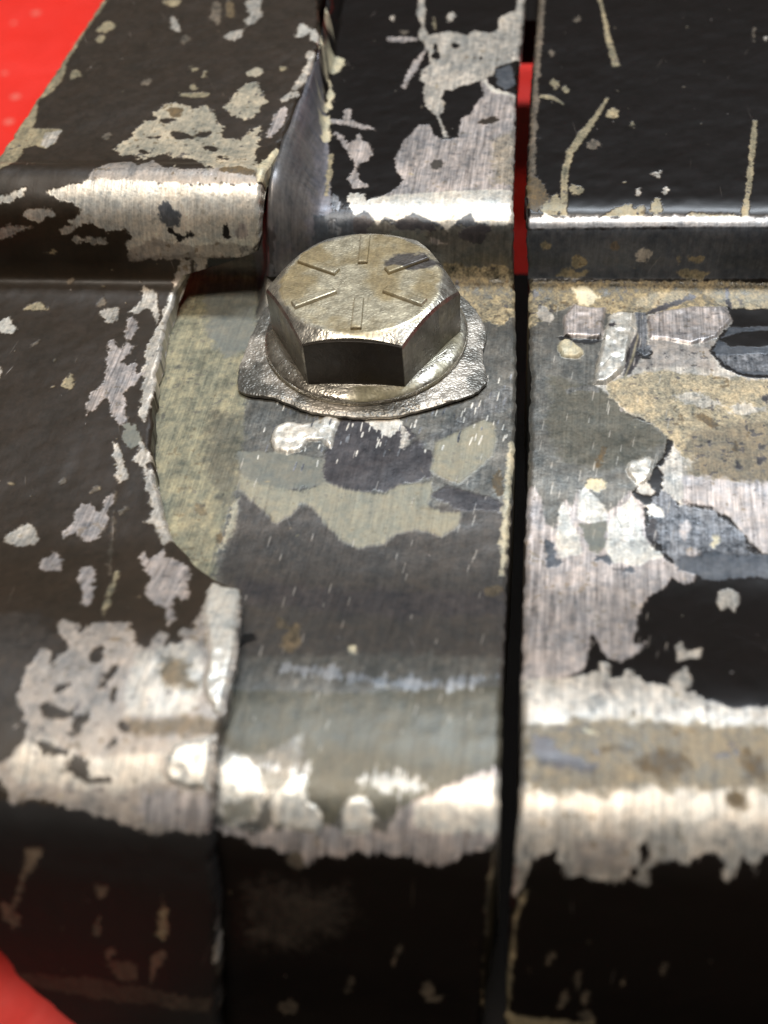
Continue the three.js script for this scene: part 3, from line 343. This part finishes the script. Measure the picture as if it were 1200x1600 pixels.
L.right = [
  ['dim', stroke([[847, -5], [838, 120], [829, 300]], [12, 10, 12]), { amp: 0.35 }], ['brown', [[822, 270], [845, 280], [855, 300], [862, 318], [840, 332], [822, 322]]], ['dull', [[845, 322], [870, 300], [878, 315], [872, 338], [850, 338]]],
  ['dull', stroke([[936, -5], [945, 30], [950, 60], [963, 104]], [6, 6, 8, 12]), { amp: 0.28, soft: 0.14 }], ['dull', stroke([[950, 152], [935, 177], [912, 208], [890, 240], [882, 275], [880, 338]], [5, 8, 13, 12, 11, 12]), { amp: 0.28, soft: 0.14 }], ['dull', blob(956, 178, 9, 9)], ['dull', blob(988, 195, 5, 5)], ['dim', blob(928, 226, 10, 6)], ['dull', stroke([[843, 150], [865, 153], [882, 163]], 8), { amp: 0.28, soft: 0.14 }], ['dull', blob(868, 131, 7, 9)], ['dull', blob(884, 140, 5, 7)], ['dull', stroke([[1180, 188], [1176, 230], [1170, 290], [1162, 344]], [7, 10, 9, 12]), { amp: 0.28, soft: 0.14 }], ['dim', blob(1178, 54, 3, 9)], ['bare', blob(1196, 61, 4, 6)],
  ['bare', blob(1028, 272, 7, 7)], ['bare', blob(998, 298, 6, 6)], ['bare', blob(1040, 298, 6, 6)], ['dull', blob(1025, 322, 9, 13)], ['dull', blob(1002, 330, 6, 8)], ['dull', [[938, 340], [960, 324], [985, 319], [995, 335], [990, 343]]], ['dull', [[1072, 342], [1082, 331], [1150, 337], [1162, 346]]], ['dull', blob(900, 297, 9, 9)], ['bright', blob(850, 346, 14, 13)], ['dim', blob(862, 84, 5, 6)], ['dim', blob(903, 30, 5, 5)],
  ['polish', stroke([[826, 349], [940, 347], [1080, 346], [1400, 347]], [19, 18, 17, 18]), { amp: 0.25, soft: 0.3, a: 0.95 }], ['slate', [[822, 358], [1400, 354], [1400, 436], [822, 436]], { amp: 0.2 }],  // worn ridge with its highlight, step with its sheen, put into the colour
  ['dull', blob(853, 385, 8, 8)], ['dull', blob(903, 410, 10, 12)], ['dull', [[870, 432], [880, 420], [920, 424], [916, 435]]], ['bare', blob(1005, 399, 13, 10)], ['dull', blob(1061, 405, 6, 6)], ['dull', blob(1085, 405, 11, 8)], ['dull', [[1058, 426], [1080, 418], [1107, 428], [1096, 438], [1075, 436]]], ['dim', blob(960, 382, 9, 6)],
  ['steel', [[815, 440], [960, 470], [945, 600], [980, 650], [1035, 668], [1046, 700], [1020, 735], [970, 790], [955, 830], [800, 830]], { amp: 0.4, soft: 0.1 }], ['olive', [[860, 590], [960, 610], [1000, 650], [1045, 690], [1000, 730], [940, 735], [880, 720], [850, 660]], { amp: 1.2, soft: 0.7, a: 0.8 }],
  ['grit', [[815, 438], [1400, 440], [1400, 482], [1140, 480], [1080, 482], [1010, 492], [950, 490], [890, 478], [815, 520]], { amp: 0.5 }], ['sand', [[985, 480], [998, 465], [1060, 452], [1095, 462], [1060, 474], [1010, 482]]], ['sand', [[1095, 452], [1150, 452], [1400, 448], [1400, 485], [1150, 482], [1120, 474]]], ['cream', [[893, 449], [920, 445], [937, 465], [925, 476], [905, 478]]], ['bare', blob(852, 492, 14, 11)], ['smear', stroke([[1010, 490], [1060, 472], [1085, 462]], 10)], ['smear', stroke([[1135, 450], [1140, 480]], 8)],
  ['bare', [[930, 600], [932, 570], [940, 540], [950, 495], [965, 488], [1010, 492], [1030, 488], [1080, 478], [1135, 480], [1145, 505], [1120, 530], [1110, 550], [1130, 575], [1160, 590], [1400, 600], [1400, 870], [1190, 865], [1170, 840], [1150, 820], [1110, 790], [1060, 780], [1030, 775], [1035, 745], [1040, 720], [1052, 690], [1030, 665], [1000, 652], [975, 642], [960, 625]], { amp: 0.4 }],
  ['sand', [[945, 596], [1000, 585], [1050, 578], [1130, 590], [1400, 604], [1400, 690], [1130, 700], [1070, 720], [1050, 690], [1025, 662], [985, 645], [955, 622]], { amp: 0.6, soft: 0.25 }], ['bare', blob(1090, 625, 40, 12, 5), { amp: 1.2, soft: 0.3, a: 0.8 }], ['bare', blob(1165, 640, 30, 10, -5), { amp: 1.2, soft: 0.3, a: 0.8 }], ['tan', [[1080, 680], [1140, 660], [1400, 650], [1400, 765], [1130, 770], [1070, 750]], { amp: 1.2, soft: 0.7 }], ['brown', stroke([[1085, 648], [1105, 655], [1122, 668]], 13), { amp: 0.5, soft: 0.2, a: 0.8 }], ['brown', blob(1150, 698, 5, 8)], ['smear', blob(1188, 720, 9, 6)], ['smear', blob(1152, 728, 5, 8, -20)], ['smear', blob(1108, 692, 4, 4)], ['smear', blob(1196, 625, 6, 6)], ['brown', blob(1170, 680, 4, 5)],
  ['lilac', [[1040, 740], [1100, 745], [1400, 770], [1400, 872], [1190, 865], [1170, 840], [1150, 820], [1110, 795], [1060, 785]], { amp: 0.8, soft: 0.4 }],
  ['pinkish', [[1015, 520], [1070, 540], [1115, 535], [1110, 560], [1125, 580], [1050, 572], [1000, 575], [1010, 545]], { amp: 0.7, soft: 0.3 }],
  ['slate', [[1112, 548], [1140, 512], [1400, 500], [1400, 596], [1160, 585], [1130, 568]], { amp: 0.4 }], ['blue', [[1118, 555], [1400, 540], [1400, 592], [1160, 580], [1132, 570]], { amp: 0.4, soft: 0.2 }], ['paint', [[1125, 530], [1160, 518], [1400, 512], [1400, 540], [1140, 542]], { amp: 0.3 }],  // blue-grey patch and stripe: sheen on black paint put into the colour
  ['lilac', flakePink, { amp: 0.25 }], ['bright', flakeCream, { amp: 0.22 }], ['smear', [[1003, 510], [1008, 520], [1000, 560], [985, 585], [974, 588], [978, 560], [985, 535]], { amp: 0.2 }], ['dull', stroke([[998, 520], [988, 560], [976, 590]], 4), { amp: 0.1 }], ['blue', [[992, 488], [1010, 488], [1012, 535], [1003, 545], [996, 515]], { amp: 0.15 }], ['black', blob(1009, 552, 10, 6)], ['blue', blob(1008, 545, 8, 8)], ['lilac', flakeGray, { amp: 0.2 }], ['black', stroke([[876, 528], [905, 534], [940, 533]], 6)], ['cream', blobCream, { amp: 0.15 }], ['smear', blob(956, 512, 4, 4)],  // black stroke below the grey flake is its painted shadow
  ['lilac', [[815, 760], [836, 762], [848, 785], [850, 815], [865, 825], [875, 800], [882, 780], [896, 800], [903, 765], [915, 762], [935, 785], [950, 800], [965, 790], [985, 768], [1005, 790], [1010, 830], [1020, 860], [1050, 880], [1080, 888], [1095, 890], [1085, 910], [1070, 915], [1050, 905], [1035, 922], [1015, 930], [1005, 950], [995, 975], [990, 1010], [1010, 1000], [1012, 1006], [995, 1020], [970, 1035], [950, 1030], [940, 1015], [925, 990], [918, 1030], [910, 1047], [860, 1070], [810, 1070]], { amp: 0.35, fray: 0.15 }],
  ['sage', [[905, 820], [945, 815], [948, 850], [935, 872], [920, 855]]], ['slate', [[852, 845], [865, 850], [875, 880], [855, 890]]], ['slate', stroke([[930, 872], [950, 873], [968, 873]], 14)], ['slate', blob(985, 890, 10, 6)], ['blue', [[1020, 780], [1040, 762], [1062, 790], [1120, 800], [1165, 840], [1172, 872], [1110, 885], [1060, 885], [1035, 855], [1010, 830]], { amp: 0.5, fray: 0.4 }], ['slate', [[1060, 870], [1110, 862], [1175, 868], [1400, 872], [1400, 900], [1100, 905], [1062, 890]], { amp: 0.5, fray: 0.3 }], ['cream', blob(1118, 847, 8, 9)], ['lilac', blob(1082, 862, 10, 8)], ['lilac', blob(1070, 830, 7, 12)],
  ['bright', [[945, 860], [952, 820], [968, 795], [988, 775], [1000, 800], [1005, 840], [1035, 868], [1000, 885], [960, 880]], { amp: 0.35 }], ['bright', [[872, 800], [880, 785], [893, 815], [905, 835], [910, 865], [875, 872], [868, 850]], { amp: 0.35 }], ['bright', [[905, 765], [915, 762], [945, 790], [948, 812], [920, 818], [903, 810]], { amp: 0.3 }], ['smear', blob(1018, 827, 9, 16)], ['bright', blob(1022, 800, 14, 9)],
  ['bright', blobUp, { amp: 0.3 }], ['bare', blob(1010, 765, 16, 10)], ['cream', blob(932, 757, 13, 11)], ['brown', stroke([[945, 700], [938, 718], [930, 730]], 9)], ['bare', [[1030, 730], [1060, 715], [1070, 780], [1062, 790], [1045, 770]], { amp: 0.4 }],
  ['blue', stroke([[885, 612], [910, 606], [935, 609]], 10), { a: 0.5 }],
  ['bare', [[1120, 940], [1122, 925], [1138, 920], [1155, 928], [1156, 945], [1148, 957], [1138, 950], [1125, 955]], { amp: 0.3 }], ['bare', [[1055, 1010], [1065, 1004], [1073, 1018], [1098, 1012], [1096, 1028], [1078, 1028], [1058, 1034]], { amp: 0.25 }], ['bare', [[1068, 1040], [1076, 1042], [1080, 1072], [1050, 1082], [1045, 1062]], { amp: 0.3 }], ['bare', [[938, 1035], [952, 1035], [956, 1060], [935, 1062]], { amp: 0.3 }], ['bare', blob(985, 1058, 12, 9)],
  ['bare', [[805, 1062], [900, 1057], [940, 1045], [955, 1057], [985, 1057], [1010, 1067], [1040, 1072], [1080, 1082], [1110, 1097], [1150, 1107], [1400, 1090], [1400, 1345], [1195, 1332], [1185, 1342], [1178, 1357], [1170, 1345], [1160, 1335], [1140, 1377], [1130, 1370], [1132, 1350], [1110, 1332], [1085, 1342], [1075, 1352], [1050, 1340], [1030, 1347], [1015, 1357], [1018, 1377], [1010, 1387], [985, 1370], [960, 1380], [930, 1377], [905, 1367], [880, 1372], [885, 1350], [870, 1345], [865, 1330], [835, 1342], [820, 1380], [800, 1405], [800, 1300]], { amp: 0.4, fray: 0.3 }],
  ['tan', [[825, 1135], [900, 1122], [1000, 1128], [1400, 1145], [1400, 1245], [1000, 1232], [825, 1242]], { amp: 0.9, soft: 0.5 }], ['smear', [[835, 1152], [860, 1146], [885, 1175], [930, 1195], [925, 1206], [880, 1202], [840, 1190]], { amp: 0.8, soft: 0.3 }], ['brown', blob(1037, 1194, 45, 17), { amp: 1.0, soft: 0.5 }], ['brown', blob(1182, 1200, 24, 22), { amp: 1.0, soft: 0.4 }], ['smear', stroke([[1110, 1178], [1122, 1182], [1136, 1176]], 8), { amp: 0.5 }], ['brown', blob(1150, 1252, 18, 16), { amp: 0.8, soft: 0.4 }], ['brown', stroke([[930, 1172], [960, 1168], [985, 1170]], 7), { amp: 0.5, a: 0.7 }], ['cream', blob(918, 1142, 10, 7)],
  ['pinkish', [[890, 1310], [985, 1312], [985, 1368], [900, 1362]], { amp: 0.8, soft: 0.4 }], ['paint', [[998, 1325], [1008, 1312], [1015, 1330], [1013, 1345], [1000, 1352]], { amp: 0.3 }], ['paint', blob(990, 1364, 6, 5)],
  ['dull', stroke([[820, 1390], [805, 1440], [796, 1530], [790, 1600]], [10, 6, 7, 9]), { amp: 0.3 }], ['dim', blob(903, 1532, 6, 13, 10)], ['dim', blob(880, 1560, 6, 12, 15)], ['dim', blob(860, 1500, 4, 12, 20)], ['dim', blob(1036, 1513, 6, 12)], ['dim', blob(975, 1528, 3, 12, 20)], ['dim', blob(915, 1562, 4, 12)], ['dim', [[905, 1580], [920, 1572], [928, 1592], [912, 1598]]], ['dull', [[785, 1580], [850, 1590], [940, 1600], [785, 1610]], { amp: 0.4 }],
];

{ // fine bright strokes on the scuffed steel: sparkle put into the colour
  const r = rng(77);
  for (let n = 0; n < 110; n++) { const x = 400 + 400 * r(), y = 600 + 110 * r() - (x - 600) * 0.12, l = 5 + 10 * r(), k = 0.2 + 0.25 * r(); L.strap.push([r() < 0.6 ? 'bright' : 'blue', stroke([[x, y], [x - l * k * 0.5, y + l * 0.5], [x - l * k, y + l]], 2.2 + 1.6 * r()), { amp: 0.03, soft: 0.06 }]); }
  for (let n = 0; n < 60; n++) { const x = 380 + 410 * r(), y = 700 + 520 * r(), l = 6 + 12 * r(); L.strap.push(['bare', stroke([[x, y], [x - l * 0.15, y + l * 0.5], [x - l * 0.3, y + l]], 2 + r()), { amp: 0.02, soft: 0.06, a: 0.6 }]); }
  for (let n = 0; n < 70; n++) { const x = 830 + 220 * r(), y = 470 + 560 * r(), l = 6 + 14 * r(); L.right.push(['bare', stroke([[x, y], [x - l * 0.1, y + l * 0.5], [x - l * 0.2, y + l]], 2 + r()), { amp: 0.02, soft: 0.06, a: 0.6 }]); }
}
{ // more chips on the parts of the plates beyond the picture's edges
  const r = rng(123);
  for (let n = 0; n < 34; n++) { L.right.push([['dull', 'bare', 'lilac'][n % 3], blob(1215 + 190 * r(), 60 + 1450 * r(), 5 + 16 * r() * r(), 5 + 14 * r() * r(), 90 * r(), n)]); L.left.push([['dull', 'bare', 'lilac'][n % 3], blob(-10 - 180 * r(), 300 + 1150 * r(), 5 + 16 * r() * r(), 5 + 14 * r() * r(), 90 * r(), n)]); }
}
// extents of the texture boxes in x
const bx = { left: [-62, 6], strap: [-26, 22], right: [15, 62] };
const sFront = (sh, y) => sh.hit(600, y)[1];
const sTopEnd = strapSheet.hit(700, 345)[1], sFaceL = leftSheet.hit(150, 1262)[1], sFaceS = strapSheet.hit(600, 1315)[1];
const matLeft = matter(leftSheet, ...bx.left, (x, s, n) => (s > sFaceL + 0.6 * n ? 'matte' : 'dusty'), L.left, 1, 260);  // front face darker than the rest: its shade put into the colour
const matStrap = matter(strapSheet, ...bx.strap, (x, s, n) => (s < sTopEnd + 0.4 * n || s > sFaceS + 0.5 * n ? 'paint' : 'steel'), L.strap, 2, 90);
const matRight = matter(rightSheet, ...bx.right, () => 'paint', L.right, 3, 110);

// edges rounded, surface slightly uneven
const uneven = (k, amp = 0.10, round = 0.45) => (x, s, e) => amp * fbm(x * 0.16 + k, s * 0.16, 3) + 0.03 * fbm(x * 0.8, s * 0.8 + k, 2) - round * Math.pow(Math.max(0, 1 - e / round), 2) * 0.8;

const left = thing('slotted_plate', 'brownish black plate with chipped paint and a curved notch beside the bolt', 'plate');
mesh('sheet', surfaceGeometry(leftSheet, matLeft, jag(leftLeft, 0.25, 3), jag(leftEdge, 0.35, 9), 0.5, leftSheet.L, uneven(3)), matLeft.mat, left);
for (const [n, p] of [['worn_lip', lip1], ['worn_lip', lip2]]) mesh(n, patchGeometry(leftSheet, matLeft, p, 0.25, 0.3), matLeft.mat, left);

const strap = thing('bolted_strap', 'grey steel strap with smeared filler patches, held down by the bolt', 'strap');
mesh('sheet', surfaceGeometry(strapSheet, matStrap, (s) => lerp(-24, leftEdge(Math.min(s, leftSheet.L)) - 2.5, sstep(sFaceS - 1, sFaceS + 2, s)), jag(strapRight, 0.28, 21), 0.5, strapSheet.L, uneven(8)), matStrap.mat, strap);
for (const [n, p, r] of [['filler_patch', puttyA, 0.06], ['filler_patch', puttyB, 0.06], ['white_blob', blobA, 0.28], ...frontChips.map((q) => ['bare_chip', q, 0.1])]) mesh(n, patchGeometry(strapSheet, matStrap, p, n === 'bare_chip' ? 0.35 : n === 'white_blob' ? 0.25 : 0.22, r), matStrap.mat, strap);

const right = thing('folded_plate', 'glossy black plate with scratched back and large bare worn patches beyond the gap', 'plate');
mesh('sheet', surfaceGeometry(rightSheet, matRight, jag(rightLeft, 0.25, 33), () => 60, 0.5, rightSheet.L, uneven(14)), matRight.mat, right);
for (const [n, p, a, r] of [['metal_flake', flakeGray, 0.2, 0.4], ['metal_flake', flakeCream, 0.22, 0.45], ['metal_flake', flakePink, 0.25, 0.25], ['white_blob', blobCream, 0.15, 0.35], ['white_blob', blobUp, 0.3, 0.25]]) mesh(n, patchGeometry(rightSheet, matRight, p, a, r), matRight.mat, right);

// dark bar added under the plates to block the red seen through the gap
{
  const g = new THREE.BoxGeometry(104 * MM, 6.9 * MM, 34 * MM, 40, 6, 4), m = new THREE.MeshStandardMaterial({ color: KIND.paint.c, roughness: KIND.paint.r });
  const b = mesh('added_cross_bar', g, m); b.position.set(8 * MM, 1.25 * MM, -85 * MM); b.userData = { label: 'dark bar added under the back of the plates to darken the gap', category: 'bar' };
}

// strip added in the foot of the gap to blacken it, like shade
{
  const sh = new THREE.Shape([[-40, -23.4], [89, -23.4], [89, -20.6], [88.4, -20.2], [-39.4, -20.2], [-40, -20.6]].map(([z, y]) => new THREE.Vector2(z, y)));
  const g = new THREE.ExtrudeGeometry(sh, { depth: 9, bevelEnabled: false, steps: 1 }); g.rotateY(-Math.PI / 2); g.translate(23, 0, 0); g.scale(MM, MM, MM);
  mesh('gap_shade_strip', g, new THREE.MeshStandardMaterial({ color: KIND.paint.c, roughness: 0.85 })).userData = { label: 'black strip added deep in the gap to stand in for its shade', category: 'strip' };
}

// ------------------------------------------------------------------ bolt and plate washer
function metalMat(kindA, kindB, seed, scale, opt = {}) {
  const n = 512, c8 = new Uint8Array(n * n * 4), o8 = new Uint8Array(n * n * 4), A = KIND[kindA], B = KIND[kindB];
  for (let j = 0; j < n; j++) for (let i = 0; i < n; i++) {
    const x = i / n * scale + seed * 11, y = j / n * scale, k = (j * n + i) * 4, t = sstep(opt.lo ?? -0.15, opt.hi ?? 0.25, fbm(x * 0.22, y * 0.22, 4)), q = 1 + 0.15 * fbm(x * 1.1, y * 1.1, 3) + 0.08 * noise(x * 5, y * 5) + 0.04 * noise(x * 6, y * 0.5);
    const mx = (i / n - 0.5) * scale, my = (j / n - 0.5) * scale, rg = opt.rim ? KIND[opt.rim[0]] : A, rt = opt.rim ? sstep(opt.rim[1], opt.rim[2], Math.hypot(mx, my) + 0.9 * fbm(mx * 0.6 + 4, my * 0.6, 3)) : 0;
    const sg = opt.stain ? KIND[opt.stain[0]] : A, st = opt.stain ? 0.8 * sstep(1.15, 0.8, Math.hypot((mx - opt.stain[1][0]) / opt.stain[1][2], (my - opt.stain[1][1]) / opt.stain[1][3]) + 0.5 * fbm(mx * 0.9, my * 0.9 + 8, 3)) : 0;
    for (let c = 0; c < 3; c++) c8[k + c] = Math.min(250, 255 * lerp(lerp(lerp(A.rgb[c], B.rgb[c], t), rg.rgb[c], rt), sg.rgb[c], st) * q); c8[k + 3] = 255;
    o8[k] = 128 + 50 * fbm(x * 1.5, y * 1.5, 3) + 25 * noise(x * 6, y * 6); o8[k + 1] = 255 * (lerp(lerp(A.r, B.r, t), rg.r, rt) + 0.12 * fbm(x, y, 2)); o8[k + 2] = 255 * lerp(lerp(A.m, B.m, t), rg.m, rt); o8[k + 3] = 255;
  }
  const tex = (d, s) => { const t = new THREE.DataTexture(d, n, n); t.wrapS = t.wrapT = THREE.RepeatWrapping; t.magFilter = t.minFilter = THREE.LinearFilter; if (s) t.colorSpace = THREE.SRGBColorSpace; t.needsUpdate = true; return t; };
  const orm = tex(o8); return new THREE.MeshStandardMaterial({ map: tex(c8, true), roughnessMap: orm, metalnessMap: orm, bumpMap: orm, bumpScale: (opt.bump ?? 0.12) * MM, roughness: 1, metalness: 1 });
}
const uvPlane = (g, span) => { const p = g.attributes.position, nn = g.attributes.normal, uv = new Float32Array(p.count * 2); for (let i = 0; i < p.count; i++) { const up = nn ? Math.abs(nn.getY(i)) : 1; uv[i * 2] = up > 0.45 ? p.getX(i) / MM / span + 0.5 : (Math.atan2(p.getX(i), p.getZ(i)) * 11) / span + 0.5; uv[i * 2 + 1] = up > 0.45 ? p.getZ(i) / MM / span + 0.5 : p.getY(i) / MM / span + 0.3; } g.setAttribute('uv', new THREE.BufferAttribute(uv, 2)); return g; };
KIND.zinc = { rgb: hex('#bab199'), r: 0.38, m: 0.6 }; KIND.rustzinc = { rgb: hex('#8f8060'), r: 0.5, m: 0.35 }; KIND.side = { rgb: hex('#8e8a83'), r: 0.34, m: 0.8 }; KIND.shine = { rgb: hex('#c9c4b8'), r: 0.30, m: 0.9 };
const AF = 19.05 / 2, CR = AF / Math.cos(Math.PI / 6), HB = 1.8, HH = 8.7;      // half across flats, corner radius, heights of the hexagon's foot and top
{
  const bolt = thing('hex_bolt', 'hex head bolt with six raised radial marks on its stained brassy top', 'bolt');
  // head: flat top disc, 30 degree chamfer cone, six flats
  const N = 144, rh = (a) => { const q = Math.PI / 3, b = ((a % q) + q) % q - q / 2; return AF / Math.cos(b); };
  const ring = [[0.0, 0], [0.35, 0], [0.7, 0], [0.9, 0], [0.925, -0.03], [0.95, -0.12]].map(([f, dy]) => (a) => [f * AF, HH + dy]);
  ring.push((a) => { const r = lerp(0.95 * AF, rh(a) - 0.18, 0.5); return [r, HH - 0.12 - (r - 0.95 * AF) * 0.62]; }, (a) => { const r = rh(a) - 0.2; return [r, HH - 0.12 - (r - 0.95 * AF) * 0.62]; }, (a) => { const r = rh(a); return [r, HH - 0.42 - (r - 0.95 * AF) * 0.62]; }, (a) => [rh(a), lerp(HB, HH, 0.5)], (a) => [rh(a), HB + 0.25], (a) => [rh(a) - 0.1, HB - 0.1]);
  const pos = [], idx = [];
  // angles counted so that a flat faces +z; corner vertices lie on the grid
  ring.forEach((f) => { for (let i = 0; i < N; i++) { const a = i / N * 2 * Math.PI, [r, y] = f(a), t = a + Math.PI / 6 * 0 - Math.PI / 6; const w = r > 0 ? 0.05 * fbm(Math.cos(a) * 3 + 5, Math.sin(a) * 3 + y, 3) : 0; pos.push(Math.sin(t) * (r + w) * MM, y * MM, Math.cos(t) * (r + w) * MM); } });
  const crown = [];
  for (let j = 0; j < ring.length - 1; j++) for (let i = 0; i < N; i++) { const a = j * N + i, b = j * N + (i + 1) % N, c = a + N, d = b + N, to = j < 7 ? crown : idx; if (j) to.push(a, c, b); to.push(b, c, d); }
  let g = new THREE.BufferGeometry(); g.setAttribute('position', new THREE.Float32BufferAttribute(pos, 3)); g.setIndex(idx);
  let cg = new THREE.BufferGeometry(); cg.setAttribute('position', g.attributes.position.clone()); cg.setIndex(crown); cg = uvPlane(toCreasedNormals(cg, 0.30), 26);
  g = uvPlane(toCreasedNormals(g, 0.30), 26);
  const crownMat = metalMat('zinc', 'rustzinc', 4, 26, { lo: -0.2, hi: 0.35, bump: 0.10, rim: ['shine', 8.6, 9.6], stain: ['smear', [5.2, -3.6, 3.6, 1.5]] });
  mesh('crown', cg, crownMat, bolt);
  mesh('head', g, metalMat('side', 'zinc', 9, 26, { lo: 0.1, hi: 0.7, bump: 0.05 }), bolt);
  const fp = new THREE.Shape([[-5.3, HB + 0.2], [5.3, HB + 0.2], [5.32, HH - 1.35], [3.6, HH - 0.92], [1.2, HH - 0.66], [-1.2, HH - 0.66], [-3.6, HH - 0.92], [-5.32, HH - 1.35]].map(([x, y]) => new THREE.Vector2(x + 0.08 * noise(x * 3, y * 3), y)));
  const fg = new THREE.ExtrudeGeometry(fp, { depth: 0.05, bevelEnabled: true, bevelThickness: 0.03, bevelSize: 0.05, bevelSegments: 1, steps: 1 }); fg.translate(0, 0, AF - 0.02); fg.scale(MM, MM, MM);
  mesh('dark_flat', uvPlane(fg, 26), metalMat('dusty', 'smear', 12, 26, { lo: 0.2, hi: 0.9, bump: 0.08 }), bolt).userData = { label: 'dark coloured hexagon side turned to the front' };  // front flat coloured darker than the other five
  bolt.position.set(0.8 * MM, 0, 0.3 * MM);
  const fl = new THREE.LatheGeometry([[7, 0.6], [11.55, 0.6], [11.75, 0.8], [11.8, 1.1], [11.7, 1.4], [11.2, 1.7], [10.2, 2.0], [8, 2.1]].map(([r, y]) => new THREE.Vector2(r * MM, y * MM)), 96);
  mesh('flange', uvPlane(fl, 26), metalMat('shine', 'green', 5, 26, { lo: -0.1, hi: 0.5 }), bolt);
  for (let k = 0; k < 6; k++) {
    const shape = new THREE.Shape(), w = 0.36, a = 3.4, b = 8.1; shape.moveTo(-w, a); shape.lineTo(w, a); shape.lineTo(w * 1.1, b); shape.lineTo(-w * 1.1, b); shape.closePath();
    const e = new THREE.ExtrudeGeometry(shape, { depth: 0.24, bevelEnabled: true, bevelThickness: 0.17, bevelSize: 0.2, bevelSegments: 3, steps: 1 });
    e.rotateX(-Math.PI / 2); e.rotateY(k * Math.PI / 3 + rad(3)); e.translate(0, HH - 0.04, 0); e.scale(MM, MM, MM);
    mesh('grade_mark', uvPlane(e, 26), crownMat, bolt);
  }
}
{
  // thin plate washer, nearly square, bent a little and beaten at its corners
  const out = [[-12.9, 8.6], [-11.6, 9.3], [-9, 9.6], [-5, 11.6], [0, 12.4], [5, 11.9], [9.4, 10.0], [12.6, 8.2], [13.6, 6.4], [12.9, 2.6], [13.2, -1.2], [11.8, -5.4], [8.6, -9.2], [0, -11.6], [-8.6, -9.4], [-12, -5.4], [-13, 0], [-13.4, 5.4]];
  const shp = new THREE.Shape(new THREE.CatmullRomCurve3(out.map(([x, z]) => new THREE.Vector3(x, -z, 0)), true, 'catmullrom', 0.25).getPoints(160).map((p) => new THREE.Vector2(p.x + 0.12 * noise(p.x * 2, p.y * 2), p.y + 0.12 * noise(p.x * 2 + 9, p.y * 2))));
  const e = new THREE.ExtrudeGeometry(shp, { depth: 0.12, bevelEnabled: true, bevelThickness: 0.32, bevelSize: 0.7, bevelSegments: 4, steps: 1 });
  e.rotateX(-Math.PI / 2); e.translate(0, 0.3, 0); e.scale(MM, MM, MM); e.computeVertexNormals();
  const w = thing('plate_washer', 'thin worn washer with an uneven smeared rim under the bolt head', 'washer'); w.position.set(0.8 * MM, 0, 0.5 * MM);
  mesh('washer_body', uvPlane(toCreasedNormals(e, 0.6), 30), metalMat('bare', 'steel', 8, 30, { lo: -0.2, hi: 0.25, bump: 0.3 }), w);
}
renderer.render(scene, camera);
